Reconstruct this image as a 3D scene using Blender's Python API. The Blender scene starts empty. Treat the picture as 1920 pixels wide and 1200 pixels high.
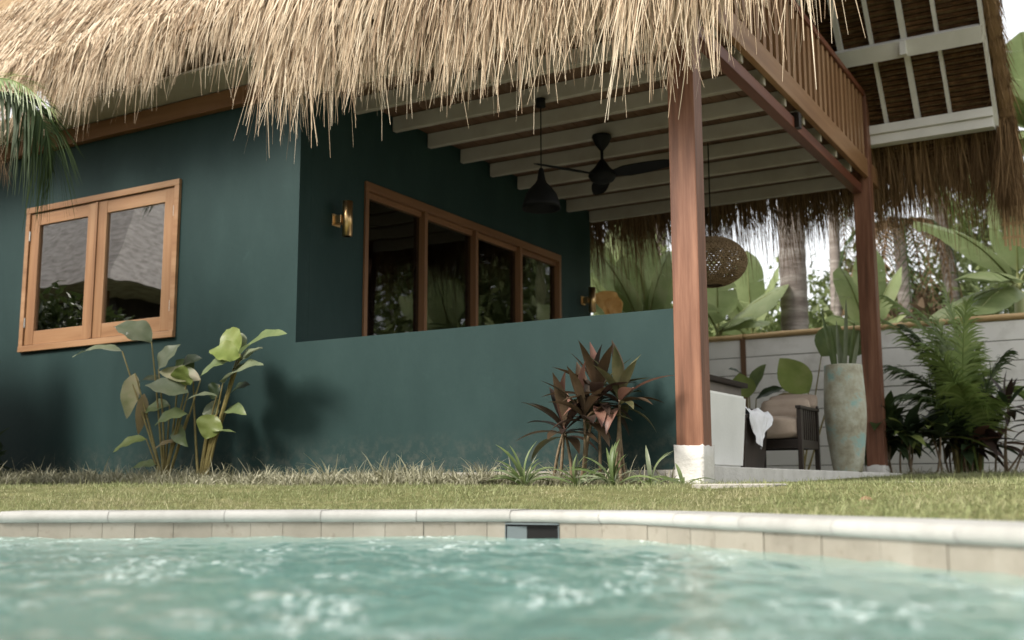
import bpy, bmesh, math, random
import numpy as np
from mathutils import Vector, Matrix

random.seed(7)
RNG = np.random.default_rng(11)
scene = bpy.context.scene
COL = scene.collection

# ------------------------------------------------------------------ camera
CAM = np.array([0.0, -6.495, -0.132])
YAW, PITCH, ROLL = 0.526891, 0.15259263, -0.00344814
FW = np.array([-math.sin(YAW) * math.cos(PITCH), math.cos(YAW) * math.cos(PITCH), math.sin(PITCH)])
RT0 = np.array([math.cos(YAW), math.sin(YAW), 0.0])
UP0 = np.cross(RT0, FW)
RT = RT0 * math.cos(ROLL) + UP0 * math.sin(ROLL)
UP = -RT0 * math.sin(ROLL) + UP0 * math.cos(ROLL)
cam_data = bpy.data.cameras.new("camera")
cam = bpy.data.objects.new("camera", cam_data)
COL.objects.link(cam)
cam.matrix_world = Matrix(((RT[0], UP[0], -FW[0], CAM[0]), (RT[1], UP[1], -FW[1], CAM[1]),
                           (RT[2], UP[2], -FW[2], CAM[2]), (0, 0, 0, 1)))
cam_data.sensor_width = 36.0
cam_data.lens = 39.22
cam_data.clip_start = 0.05
cam_data.clip_end = 2000
cam_data.dof.use_dof = True
cam_data.dof.focus_distance = 6.3
cam_data.dof.aperture_fstop = 2.2
scene.camera = cam

# ------------------------------------------------------------------ light
SUN_DIR = np.array([0.50, 1.0, -1.0])            # the way the light travels
SUN_DIR = SUN_DIR / np.linalg.norm(SUN_DIR)
SUN_EL = math.asin(-SUN_DIR[2])
SUN_AZ = math.atan2(-SUN_DIR[0], -SUN_DIR[1])
world = bpy.data.worlds.new("World")
scene.world = world
world.use_nodes = True
wn = world.node_tree.nodes
wl = world.node_tree.links
wn.clear()
sky = wn.new("ShaderNodeTexSky")
sky.sky_type = 'NISHITA'
sky.sun_disc = False
sky.sun_elevation = SUN_EL
sky.sun_rotation = SUN_AZ
sky.air_density = 0.9
sky.dust_density = 3.0
sky.ozone_density = 0.6
hs = wn.new("ShaderNodeHueSaturation")
hs.inputs["Saturation"].default_value = 0.3
bg = wn.new("ShaderNodeBackground")
bg.inputs["Strength"].default_value = 0.15
wo = wn.new("ShaderNodeOutputWorld")
wl.new(sky.outputs[0], hs.inputs["Color"])
ov = wn.new("ShaderNodeMix")                       # thin bright overcast veil over the whole sky
ov.data_type = 'RGBA'
ov.inputs[0].default_value = 0.42
ov.inputs[7].default_value = (8.2, 8.2, 8.0, 1)
wl.new(hs.outputs[0], ov.inputs[6])
wl.new(ov.outputs[2], bg.inputs[0])
wl.new(bg.outputs[0], wo.inputs[0])
sun_data = bpy.data.lights.new("sun", 'SUN')
sun_data.energy = 3.5
sun_data.angle = math.radians(17.0)
sun_data.color = (1.0, 0.945, 0.86)
sun = bpy.data.objects.new("sun", sun_data)
COL.objects.link(sun)
sun.rotation_euler = Vector(SUN_DIR).to_track_quat('-Z', 'Y').to_euler()
sun.location = (-6, -12, 10)
scene.view_settings.view_transform = 'Standard'
scene.view_settings.look = 'None'
scene.view_settings.exposure = 0.74
scene.view_settings.gamma = 1.0
scene.view_settings.use_curve_mapping = False
scene.cycles.max_bounces = 10
scene.cycles.transparent_max_bounces = 16
scene.cycles.use_denoising = True

# ------------------------------------------------------------------ helpers
def ray(px, py):
    return FW + RT * (px - 960) / 2091.9 - UP * (py - 600) / 2091.9
def at(px, py, Y):
    d = ray(px, py)
    return CAM + d * (Y - CAM[1]) / d[1]
def atx(px, py, X):
    d = ray(px, py)
    return CAM + d * (X - CAM[0]) / d[0]
def atz(px, py, dist):
    return CAM + ray(px, py) * dist

def root_of(o):
    while o.parent:
        o = o.parent
    return o
def _finish(o, parent):
    COL.objects.link(o)
    if parent is not None:
        o.parent = parent
    return o
def fast_mesh(name, V, Q):
    V = np.asarray(V, dtype=np.float32)
    Q = np.asarray(Q, dtype=np.int32)
    k = Q.shape[1]
    me = bpy.data.meshes.new(name)
    me.vertices.add(len(V))
    me.vertices.foreach_set("co", V.ravel())
    me.loops.add(Q.size)
    me.loops.foreach_set("vertex_index", Q.ravel())
    me.polygons.add(len(Q))
    me.polygons.foreach_set("loop_start", np.arange(0, Q.size, k, dtype=np.int32))
    me.update(calc_edges=True)
    return me
def mk(name, V, F, mat, parent=None, smooth=False, kind=None):
    V = np.asarray(V, dtype=float)
    if parent is not None:
        V = V - np.array(root_of(parent).location)
    if isinstance(F, np.ndarray):
        me = fast_mesh(name, V, F)
    else:
        me = bpy.data.meshes.new(name)
        me.from_pydata(V.tolist(), [], [list(f) for f in F])
        me.update()
    me.materials.append(mat)
    if smooth:
        me.polygons.foreach_set("use_smooth", np.ones(len(me.polygons), dtype=bool))
    o = bpy.data.objects.new(name, me)
    if kind:
        o["kind"] = kind
    return _finish(o, parent)
def tag(o, label, cat, group=None):
    o["label"] = label
    o["category"] = cat
    if group:
        o["group"] = group
    return o
def thing(name, loc, label, cat, group=None):
    o = bpy.data.objects.new(name, None)
    o.empty_display_size = 0.2
    COL.objects.link(o)
    o.location = loc
    return tag(o, label, cat, group)
def clone(root, loc, label=None, group=None, rz=0.0, sc=1.0):
    r = root.copy()
    COL.objects.link(r)
    r.location = loc
    r.rotation_euler = (0, 0, rz)
    r.scale = (sc, sc, sc)
    if label:
        r["label"] = label
    if group:
        r["group"] = group
    for ch in root.children:
        c = ch.copy()
        COL.objects.link(c)
        c.parent = r
        for g in ch.children:
            d = g.copy()
            COL.objects.link(d)
            d.parent = c
    return r

class MB:
    """collects geometry for one mesh"""
    def __init__(s):
        s.V = []
        s.F = []
    def add(s, V, F):
        n = len(s.V)
        s.V += [tuple(v) for v in V]
        s.F += [tuple(i + n for i in f) for f in F]
        return s
    def box(s, x0, x1, y0, y1, z0, z1, b=0.0):
        if b <= 0:
            V = [(x, y, z) for z in (z0, z1) for y in (y0, y1) for x in (x0, x1)]
            F = [(0, 2, 3, 1), (4, 5, 7, 6), (0, 1, 5, 4), (2, 6, 7, 3), (0, 4, 6, 2), (1, 3, 7, 5)]
            return s.add(V, F)
        bm = bmesh.new()
        bmesh.ops.create_cube(bm, size=1.0)
        for v in bm.verts:
            v.co = ((x0 + x1) / 2 + v.co.x * (x1 - x0), (y0 + y1) / 2 + v.co.y * (y1 - y0), (z0 + z1) / 2 + v.co.z * (z1 - z0))
        bmesh.ops.bevel(bm, geom=list(bm.edges), offset=b, segments=2, profile=0.6, affect='EDGES')
        bm.verts.index_update()
        V = [v.co[:] for v in bm.verts]
        F = [[v.index for v in f.verts] for f in bm.faces]
        bm.free()
        return s.add(V, F)
    def tube(s, pts, rad, n=8, cap=True):
        pts = [np.array(p, float) for p in pts]
        if not hasattr(rad, '__len__'):
            rad = [rad] * len(pts)
        V, F = [], []
        prev = None
        for i, p in enumerate(pts):
            a = pts[max(i - 1, 0)]
            b = pts[min(i + 1, len(pts) - 1)]
            t = (b - a) / (np.linalg.norm(b - a) + 1e-9)
            ref = np.array([0, 0, 1.0]) if abs(t[2]) < 0.9 else np.array([1.0, 0, 0])
            if prev is not None:
                ref = prev
            u = np.cross(t, ref)
            u /= np.linalg.norm(u) + 1e-9
            w = np.cross(u, t)
            prev = w
            for k in range(n):
                an = 2 * math.pi * k / n
                V.append(p + (u * math.cos(an) + w * math.sin(an)) * rad[i])
        for i in range(len(pts) - 1):
            for k in range(n):
                F.append((i * n + k, i * n + (k + 1) % n, (i + 1) * n + (k + 1) % n, (i + 1) * n + k))
        if cap:
            F.append(tuple(reversed(range(n))))
            F.append(tuple(range((len(pts) - 1) * n, len(pts) * n)))
        return s.add(V, F)
    def lathe(s, prof, c, n=24, rx=1.0, ry=1.0, cap=True):
        V, F = [], []
        for r, z in prof:
            for k in range(n):
                a = 2 * math.pi * k / n
                V.append((c[0] + r * rx * math.cos(a), c[1] + r * ry * math.sin(a), c[2] + z))
        m = len(prof)
        for i in range(m - 1):
            for k in range(n):
                F.append((i * n + k, i * n + (k + 1) % n, (i + 1) * n + (k + 1) % n, (i + 1) * n + k))
        if cap:
            F.append(tuple(reversed(range(n))))
            F.append(tuple(range((m - 1) * n, m * n)))
        return s.add(V, F)
    def rot(s, c, rz):
        ca, sa = math.cos(rz), math.sin(rz)
        s.V = [(c[0] + (x - c[0]) * ca - (y - c[1]) * sa, c[1] + (x - c[0]) * sa + (y - c[1]) * ca, z) for x, y, z in s.V]
        return s
    def build(s, name, mat, parent=None, smooth=False, kind=None):
        return mk(name, s.V, s.F, mat, parent, smooth, kind)

def bez(p0, p1, p2, t):
    t = np.asarray(t)[:, None]
    return (1 - t) ** 2 * np.asarray(p0) + 2 * t * (1 - t) * np.asarray(p1) + t * t * np.asarray(p2)
def nrm(v):
    v = np.asarray(v, float)
    return v / (np.linalg.norm(v) + 1e-9)

def ribbons(root, d0, L, w, sag, nseg=3, curl=0.05, face=None, rng=RNG, tip=0.12):
    """flat tapering strands, vectorised: N strands bend towards the ground"""
    N = len(root)
    t = np.linspace(0, 1, nseg + 1)[None, :, None]
    L = np.asarray(L)[:, None, None]
    sag = np.asarray(sag)[:, None, None]
    cv = rng.normal(0, curl, (N, 1, 3))
    P = root[:, None, :] + d0[:, None, :] * L * t + np.array([0, 0, -1.0]) * sag * L * t * t + cv * L * t * t
    if face is None:
        a = rng.uniform(0, math.pi, N)
        side = np.stack([np.cos(a), np.sin(a), rng.normal(0, .15, N)], 1)
    else:
        side = face
    wd = np.asarray(w)[:, None, None] * (1 - (1 - tip) * t ** 1.6) * 0.5
    A = P - side[:, None, :] * wd
    B = P + side[:, None, :] * wd
    V = np.stack([A, B], 2).reshape(-1, 3)
    base = (np.arange(N) * (nseg + 1) * 2)[:, None]
    k = np.arange(nseg)[None, :] * 2
    Q = np.stack([base + k, base + k + 1, base + k + 3, base + k + 2], 2).reshape(-1, 4)
    return V, Q
def join_np(parts):
    Vs, Qs, n = [], [], 0
    for V, Q in parts:
        Vs.append(V)
        Qs.append(Q + n)
        n += len(V)
    return np.concatenate(Vs), np.concatenate(Qs)

SHAPES = {
    'heart': [0.05, .62, .93, 1.0, .96, .84, .62, .34, 0.02],
    'paddle': [0.05, .50, .82, .97, 1.0, .95, .80, .50, 0.03],
    'lance': [0.22, .55, .83, .98, 1.0, .88, .66, .36, 0.02],
    'strap': [0.7, .85, .95, 1.0, 1.0, .92, .75, .45, 0.02],
    'banana': [0.10, .70, .95, 1.0, 1.0, .97, .88, .62, 0.04],
}
def leaf_geo(p0, p1, W, nvec=(0, -.5, 1), bow=0.12, shape='lance', fold=0.25, nl=10, nw=4, ripple=0.0, rng=random):
    """one leaf blade from p0 to p1; bow lifts the middle, fold is the V of the midrib"""
    p0 = np.array(p0, float)
    p1 = np.array(p1, float)
    L = np.linalg.norm(p1 - p0)
    d = (p1 - p0) / (L + 1e-9)
    side = nrm(np.cross(d, nvec))
    nor = np.cross(side, d)
    c = (p0 + p1) / 2 + nor * bow * L * 2
    ts = np.linspace(0, 1, nl + 1)
    S = bez(p0, c, p1, ts)
    prof = np.interp(ts, np.linspace(0, 1, len(SHAPES[shape])), SHAPES[shape])
    ph = rng.random() * 6
    V, F = [], []
    for i, t in enumerate(ts):
        for j in range(nw + 1):
            u = -1 + 2 * j / nw
            rp = ripple * W * math.sin(t * 16 + ph + (2 if u > 0 else 0)) * abs(u)
            V.append(S[i] + side * u * W / 2 * prof[i] + nor * (fold * abs(u) * W / 2 * prof[i] + rp))
    m = nw + 1
    for i in range(nl):
        for j in range(nw):
            F.append((i * m + j, i * m + j + 1, (i + 1) * m + j + 1, (i + 1) * m + j))
    return V, F

def frond_geo(p0, p1, p2, n=46, ll=0.34, lw=0.022, droop=0.5, start=0.12, rr=0.012, nseg=3, rng=RNG, spread=1.0, flat=None):
    """feather palm frond: a curved rachis with two rows of leaflets"""
    ts = np.linspace(0, 1, 14)
    S = bez(p0, p1, p2, ts)
    mb = MB().tube(S, [rr * (1 - .8 * t) for t in ts], 5)
    t = np.linspace(start, 1, n)
    P = bez(p0, p1, p2, t)
    T = np.gradient(P, axis=0)
    T /= np.linalg.norm(T, axis=1)[:, None]
    parts = []
    for sg in (-1, 1):
        up = np.array([0, 0, 1.0]) if flat is None else np.asarray(flat, float)
        sd = np.cross(T, up[None, :]) * sg
        sd /= np.linalg.norm(sd, axis=1)[:, None] + 1e-9
        ang = np.interp(t, [start, .5, 1], [1.0, .8, .35])[:, None]
        d = sd * ang * spread + T * (1.15 - ang * .75) + np.array([0, 0, .12]) + rng.normal(0, .07, (n, 3))
        d /= np.linalg.norm(d, axis=1)[:, None]
        L = ll * np.interp(t, [start, .3, .7, 1], [.6, 1, .9, .45]) * rng.uniform(.85, 1.1, n)
        fc = np.cross(d, np.cross(T, d))
        fc = T * .8 + np.array([0, 0, .3])
        fc /= np.linalg.norm(fc, axis=1)[:, None]
        parts.append(ribbons(P, d, L, np.full(n, lw), np.full(n, droop) * rng.uniform(.6, 1.3, n), nseg, .04, fc, rng, tip=.1))
    V, Q = join_np(parts)
    F = [tuple(q) for q in Q.tolist()]
    mb.add(V, F)
    return mb

def crown_geo(center, radii, n, size, rng=RNG, clumps=14, hollow=.35, droop=.3):
    """leaf-sized bent faces in clumps spread through an uneven volume"""
    center = np.asarray(center, float)
    cl = rng.normal(0, 1, (clumps, 3))
    cl /= np.linalg.norm(cl, axis=1)[:, None]
    cl *= rng.uniform(hollow, .85, (clumps, 1))
    idx = rng.integers(0, clumps, n)
    off = rng.normal(0, 1, (n, 3))
    off /= np.linalg.norm(off, axis=1)[:, None]
    off *= (rng.uniform(0, 1, (n, 1)) ** .5) * .42
    P = center + (cl[idx] + off) * np.asarray(radii)
    d = off + rng.normal(0, .25, (n, 3)) + np.array([0, 0, .1])
    d /= np.linalg.norm(d, axis=1)[:, None]
    return ribbons(P, d, size * rng.uniform(.6, 1.4, n), size * .45 * rng.uniform(.7, 1.3, n), np.full(n, droop), 2, .08, None, rng, tip=.25)

# ------------------------------------------------------------------ materials
def new_mat(name):
    m = bpy.data.materials.new(name)
    m.use_nodes = True
    nt = m.node_tree
    nt.nodes.clear()
    out = nt.nodes.new("ShaderNodeOutputMaterial")
    return m, nt, out
def N(nt, typ, **kw):
    n = nt.nodes.new(typ)
    for k, v in kw.items():
        if k in n.inputs:
            n.inputs[k].default_value = v
        else:
            setattr(n, k, v)
    return n
def ramp(nt, stops, interp='LINEAR'):
    r = nt.nodes.new("ShaderNodeValToRGB")
    r.color_ramp.interpolation = interp
    el = r.color_ramp.elements
    while len(el) > 1:
        el.remove(el[-1])
    el[0].position, el[0].color = stops[0][0], (*stops[0][1], 1)
    for p, c in stops[1:]:
        e = el.new(p)
        e.color = (*c, 1)
    return r
def surf(name, stops, scale=4.0, detail=6.0, rough=.6, bump=.1, bscale=60.0, stretch=(1, 1, 1), spec=.3, island=0.0, transl=0.0, coord='Object', dist=.02, metallic=0.0, tcol=None, second=None, objrand=0.0):
    """principled surface: noise colour ramp (+ per-piece variation), fine bump, optional translucency"""
    m, nt, out = new_mat(name)
    L = nt.links.new
    tc = N(nt, "ShaderNodeTexCoord")
    mp = N(nt, "ShaderNodeMapping")
    mp.inputs["Scale"].default_value = stretch
    L(tc.outputs[coord], mp.inputs[0])
    nz = N(nt, "ShaderNodeTexNoise", Scale=scale, Detail=detail, Roughness=.6)
    L(mp.outputs[0], nz.inputs["Vector"])
    fac = nz.outputs["Fac"]
    if island > 0:
        ge = N(nt, "ShaderNodeNewGeometry")
        mx = N(nt, "ShaderNodeMix", data_type='FLOAT')
        mx.inputs[0].default_value = island
        L(fac, mx.inputs[2])
        L(ge.outputs["Random Per Island"], mx.inputs[3])
        fac = mx.outputs[0]
    else:
        mr = N(nt, "ShaderNodeMapRange")
        mr.inputs["From Min"].default_value = .28
        mr.inputs["From Max"].default_value = .72
        L(fac, mr.inputs["Value"])
        fac = mr.outputs[0]
    if objrand > 0:
        oi = N(nt, "ShaderNodeObjectInfo")
        mo = N(nt, "ShaderNodeMix", data_type='FLOAT')
        mo.inputs[0].default_value = objrand
        L(fac, mo.inputs[2])
        L(oi.outputs["Random"], mo.inputs[3])
        fac = mo.outputs[0]
    cr = ramp(nt, stops)
    L(fac, cr.inputs[0])
    col = cr.outputs[0]
    if second:
        sc2, lo, hi, c2, str2 = second
        n2 = N(nt, "ShaderNodeTexNoise", Scale=sc2, Detail=5.0, Roughness=.65)
        L(tc.outputs[coord], n2.inputs["Vector"])
        r2 = ramp(nt, [(lo, (0, 0, 0)), (hi, (1, 1, 1))])
        L(n2.outputs["Fac"], r2.inputs[0])
        ml = N(nt, "ShaderNodeMath", operation='MULTIPLY')
        ml.inputs[1].default_value = str2
        L(r2.outputs[0], ml.inputs[0])
        mc = N(nt, "ShaderNodeMix", data_type='RGBA')
        L(ml.outputs[0], mc.inputs[0])
        L(col, mc.inputs[6])
        mc.inputs[7].default_value = (*c2, 1)
        col = mc.outputs[2]
    pb = N(nt, "ShaderNodeBsdfPrincipled", Roughness=rough)
    pb.inputs["Specular IOR Level"].default_value = spec
    pb.inputs["Metallic"].default_value = metallic
    L(col, pb.inputs["Base Color"])
    if bump > 0:
        nb = N(nt, "ShaderNodeTexNoise", Scale=bscale, Detail=4.0)
        L(mp.outputs[0], nb.inputs["Vector"])
        bp = N(nt, "ShaderNodeBump", Strength=bump, Distance=dist)
        L(nb.outputs["Fac"], bp.inputs["Height"])
        L(bp.outputs[0], pb.inputs["Normal"])
    sh = pb.outputs[0]
    if transl > 0:
        tr = N(nt, "ShaderNodeBsdfTranslucent")
        if tcol:
            tr.inputs[0].default_value = (*tcol, 1)
        else:
            L(col, tr.inputs[0])
        ms = N(nt, "ShaderNodeMixShader")
        ms.inputs[0].default_value = transl
        L(sh, ms.inputs[1])
        L(tr.outputs[0], ms.inputs[2])
        sh = ms.outputs[0]
    L(sh, out.inputs[0])
    return m
def wood(name, c0, c1, c2, axis='x', scale=9.0, rough=.42, spec=.35, bump=.12):
    st = {'x': (.06, 1, 1), 'y': (1, .06, 1), 'z': (1, 1, .06)}[axis]
    return surf(name, [(0, c0), (.5, c1), (1, c2)], scale=scale, detail=8, rough=rough, bump=bump, bscale=scale * 3, stretch=st, spec=spec, dist=.006)

M = {}
M['teal'] = surf('teal_plaster', [(0, (.0128, .0305, .029)), (.5, (.0172, .0382, .0362)), (1, (.0235, .0475, .045))], scale=1.6, stretch=(1, 1, .45), rough=.55, bump=.16, bscale=45, spec=.16, dist=.006,
                 second=(6, .60, .82, (.034, .068, .064), .4))
nt = M['teal'].node_tree
pbn = [n for n in nt.nodes if n.type == 'BSDF_PRINCIPLED'][0]
src = pbn.inputs["Base Color"].links[0].from_socket
gp = N(nt, "ShaderNodeNewGeometry")
sx = N(nt, "ShaderNodeSeparateXYZ")
nt.links.new(gp.outputs["Position"], sx.inputs[0])
mr_ = N(nt, "ShaderNodeMapRange")
mr_.inputs["From Min"].default_value = .30
mr_.inputs["From Max"].default_value = -.02
nt.links.new(sx.outputs["Z"], mr_.inputs["Value"])
nd = N(nt, "ShaderNodeTexNoise", Scale=14.0, Detail=7.0, Roughness=.75)
nt.links.new(gp.outputs["Position"], nd.inputs["Vector"])
rd = ramp(nt, [(.46, (0, 0, 0)), (.70, (1, 1, 1))])
nt.links.new(nd.outputs["Fac"], rd.inputs[0])
md = N(nt, "ShaderNodeMath", operation='MULTIPLY')
nt.links.new(mr_.outputs[0], md.inputs[0])
nt.links.new(rd.outputs[0], md.inputs[1])
mx_ = N(nt, "ShaderNodeMix", data_type='RGBA')
nt.links.new(md.outputs[0], mx_.inputs[0])
nt.links.new(src, mx_.inputs[6])
mx_.inputs[7].default_value = (.085, .085, .07, 1)
nt.links.new(mx_.outputs[2], pbn.inputs["Base Color"])
M['cream'] = surf('cream_paint', [(0, (.32, .28, .22)), (1, (.41, .37, .30))], scale=3, rough=.6, bump=.06)
M['white_paint'] = surf('white_paint', [(0, (.62, .60, .56)), (1, (.74, .72, .68))], scale=3, rough=.55, bump=.05)
M['white_plaster'] = surf('white_plaster', [(0, (.66, .66, .63)), (1, (.78, .78, .75))], scale=2, rough=.7, bump=.1)
TK = ((.19, .09, .04), (.29, .155, .075), (.39, .235, .13))
for ax in 'xyz':
    M['teak_' + ax] = wood('teak_' + ax, *TK, axis=ax)
    M['red_' + ax] = wood('red_wood_' + ax, (.085, .028, .016), (.14, .046, .025), (.19, .07, .038), axis=ax, rough=.4)
    M['post_' + ax] = wood('post_wood_' + ax, (.085, .034, .018), (.175, .075, .042), (.28, .135, .08), axis=ax, rough=.5, scale=20, bump=.3)
    M['dark_' + ax] = wood('dark_wood_' + ax, (.014, .010, .008), (.024, .017, .013), (.036, .025, .019), axis=ax, rough=.4)
    M['plank_' + ax] = wood('brown_plank_' + ax, (.085, .045, .024), (.13, .07, .038), (.17, .095, .052), axis=ax, rough=.6)
M['teak_shaded_x'] = wood('shaded_teak_x', (.12, .052, .022), (.18, .083, .036), (.24, .12, .056), axis='x')  # darker copy of the teak: shade under eave and terrace put into its colour
M['teak_shaded_y'] = wood('shaded_teak_y', (.12, .052, .022), (.18, .083, .036), (.24, .12, .056), axis='y')
M['teak_shaded_z'] = wood('shaded_teak_z', (.12, .052, .022), (.18, .083, .036), (.24, .12, .056), axis='z')
M['thatch'] = surf('thatch_straw', [(0, (.10, .065, .04)), (.25, (.31, .215, .14)), (.5, (.53, .415, .285)), (.8, (.67, .57, .43)), (1, (.75, .68, .55))], scale=2.2, rough=.75, bump=0, island=.62, transl=.18, spec=.2)
M['thatch_old'] = surf('old_thatch', [(0, (.06, .035, .018)), (.4, (.16, .095, .045)), (.75, (.30, .19, .095)), (1, (.42, .30, .17))], scale=3, rough=.8, bump=0, island=.6, transl=.12, spec=.15)
M['thatch_body'] = surf('thatch_body', [(0, (.16, .10, .05)), (1, (.34, .24, .14))], scale=8, rough=.9, bump=.6, bscale=60, stretch=(3, .3, .3), spec=.1)
M['batten'] = surf('thatch_batten', [(0, (.035, .018, .009)), (.6, (.10, .05, .022)), (1, (.20, .11, .05))], scale=9, rough=.85, bump=.4, bscale=60, spec=.1)
M['brass'] = surf('brushed_brass', [(0, (.58, .38, .18)), (1, (.72, .50, .26))], scale=8, rough=.3, bump=.05, metallic=1.0, stretch=(1, 1, .1))
M['black'] = surf('black_metal', [(0, (.006, .006, .006)), (1, (.010, .010, .009))], rough=.6, bump=0, spec=.12)
M['coping'] = surf('coping_stone', [(0, (.26, .255, .235)), (.5, (.335, .33, .31)), (1, (.405, .40, .38))], scale=7, rough=.65, bump=.18, bscale=90, spec=.25, dist=.004, objrand=.25,
                   second=(14, .60, .78, (.17, .168, .14), .65))
M['tile'] = surf('pool_wall_tile', [(0, (.15, .133, .105)), (.45, (.22, .20, .163)), (1, (.29, .27, .228))], scale=5, rough=.55, bump=.25, bscale=40, spec=.35, dist=.004, objrand=.4,
                 second=(22, .58, .74, (.12, .095, .065), .75))
M['grout'] = surf('grout', [(0, (.19, .175, .14)), (1, (.26, .24, .20))], scale=20, rough=.9, bump=.2)
M['pool_floor'] = surf('pool_floor', [(0, (.12, .38, .32)), (1, (.20, .50, .44))], scale=3, rough=.6, bump=.0)
M['concrete'] = surf('concrete', [(0, (.24, .225, .19)), (.5, (.32, .30, .265)), (1, (.41, .39, .35))], scale=6, rough=.85, bump=.5, bscale=50, spec=.15)
M['pale_concrete'] = surf('pale_concrete', [(0, (.52, .50, .46)), (.5, (.63, .61, .57)), (1, (.70, .68, .64))], scale=6, rough=.8, bump=.35, bscale=50, spec=.2)
M['soil'] = surf('soil_and_turf', [(0, (.075, .072, .030)), (.5, (.12, .125, .05)), (1, (.19, .175, .085))], scale=5, rough=.95, bump=.6, bscale=40, spec=.1)
M['grass'] = surf('grass_blade', [(0, (.12, .14, .055)), (.35, (.21, .24, .10)), (.65, (.31, .33, .16)), (.85, (.43, .40, .25)), (1, (.52, .46, .32))], scale=1.5, rough=.6, bump=0, island=.55, transl=.35, spec=.25, second=(1.6, .52, .66, (.40, .35, .22), .6))
M['tuft'] = surf('silver_tuft_blade', [(0, (.14, .14, .08)), (.4, (.27, .26, .17)), (.8, (.42, .40, .29)), (1, (.55, .50, .39))], scale=2, rough=.55, bump=0, island=.7, transl=.25, spec=.3)
M['strap'] = surf('strap_leaf', [(0, (.05, .08, .025)), (.5, (.10, .14, .045)), (1, (.19, .22, .09))], scale=3, rough=.45, bump=.05, transl=.3, spec=.4)
def leafm(name, a, b, c, tr=.3, rough=.42, sc=5):
    return surf(name, [(0, a), (.5, b), (1, c)], scale=sc, rough=rough, bump=.12, bscale=25, transl=tr, spec=.45)
M['leaf_green'] = leafm('leaf_green', (.10, .14, .055), (.145, .19, .075), (.20, .24, .10))
M['leaf_lime'] = leafm('leaf_lime', (.15, .20, .05), (.21, .26, .07), (.28, .31, .11))
M['leaf_grey'] = leafm('leaf_grey_green', (.12, .15, .085), (.18, .21, .125), (.24, .26, .17))
M['leaf_pale'] = leafm('leaf_pale_pink', (.22, .27, .11), (.42, .40, .24), (.55, .42, .30))
M['leaf_brown'] = leafm('leaf_withered', (.17, .14, .06), (.26, .20, .10), (.36, .27, .16))
M['leaf_dark'] = leafm('leaf_dark', (.018, .032, .013), (.032, .052, .022), (.06, .085, .035))
M['cord_a'] = leafm('cordyline_maroon', (.018, .012, .010), (.036, .022, .017), (.065, .042, .030), tr=.2)
M['cord_b'] = leafm('cordyline_bronze', (.04, .028, .016), (.07, .046, .026), (.12, .075, .045), tr=.25)
M['cord_c'] = leafm('cordyline_green', (.045, .05, .022), (.08, .082, .038), (.17, .145, .075), tr=.25)
M['cord_d'] = leafm('cordyline_pink', (.12, .055, .045), (.19, .095, .07), (.26, .17, .12), tr=.25)
M['stem_brown'] = surf('stem_brown', [(0, (.10, .07, .04)), (1, (.22, .16, .10))], scale=20, rough=.7, bump=.3)
M['stem_olive'] = surf('stem_olive', [(0, (.13, .10, .03)), (1, (.24, .20, .08))], scale=12, rough=.5, bump=.1)
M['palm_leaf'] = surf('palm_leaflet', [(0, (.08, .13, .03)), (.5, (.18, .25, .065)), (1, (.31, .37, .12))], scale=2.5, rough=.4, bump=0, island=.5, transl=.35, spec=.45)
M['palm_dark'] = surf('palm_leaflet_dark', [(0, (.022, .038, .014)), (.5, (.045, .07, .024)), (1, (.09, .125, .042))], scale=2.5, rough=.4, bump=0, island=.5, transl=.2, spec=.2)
M['palm_shade'] = surf('palm_leaflet_shaded', [(0, (.014, .026, .009)), (.5, (.028, .046, .015)), (1, (.06, .085, .026))], scale=2.5, rough=.55, bump=0, island=.5, transl=.12, spec=.12)  # darker copy of the leaflets, with shade on the frond put into the colour
M['palm_dry'] = surf('palm_leaflet_dry', [(0, (.11, .065, .035)), (.5, (.22, .14, .08)), (1, (.34, .25, .15))], scale=2.5, rough=.7, bump=0, island=.5, transl=.2, spec=.15)
M['banana'] = surf('banana_leaf', [(0, (.18, .24, .10)), (.5, (.28, .34, .16)), (1, (.42, .45, .26))], scale=1.4, rough=.42, bump=.35, bscale=16, stretch=(1, 1, 1), transl=.4, spec=.45, dist=.01)
M['banana_stem'] = surf('banana_stem', [(0, (.16, .19, .07)), (1, (.34, .34, .17))], scale=6, rough=.5, bump=.15, stretch=(1, 1, .15))
M['banana_old'] = surf('banana_leaf_orange', [(0, (.45, .22, .05)), (1, (.70, .42, .16))], scale=4, rough=.6, bump=.2, transl=.3)
M['trunk'] = surf('palm_trunk', [(0, (.15, .125, .11)), (.5, (.25, .215, .195)), (1, (.40, .37, .34))], scale=4, rough=.85, bump=.5, bscale=18, stretch=(.5, .5, 3), spec=.15)
M['bush'] = surf('bush_leaves', [(0, (.06, .085, .03)), (.45, (.13, .17, .06)), (1, (.29, .32, .14))], scale=.9, rough=.5, bump=0, island=.5, transl=.35, spec=.35)
M['leaf_mass'] = surf('hedge_leaves', [(0, (.03, .05, .016)), (.45, (.07, .10, .03)), (1, (.15, .18, .07))], scale=.9, rough=.5, bump=0, island=.5, transl=.2, spec=.35)
M['bush_dry'] = surf('dry_leaves', [(0, (.07, .045, .03)), (.5, (.16, .11, .07)), (1, (.28, .21, .14))], scale=.9, rough=.6, bump=0, island=.5, transl=.25, spec=.2)
M['fence'] = surf('fence_board', [(0, (.76, .74, .71)), (1, (.84, .82, .79))], scale=2, rough=.7, bump=.08, second=(2.2, .5, .75, (.42, .39, .34), .55))
M['bamboo'] = surf('bamboo', [(0, (.36, .23, .10)), (1, (.54, .38, .20))], scale=6, rough=.4, bump=.05, stretch=(.15, 1, 1))
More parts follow.
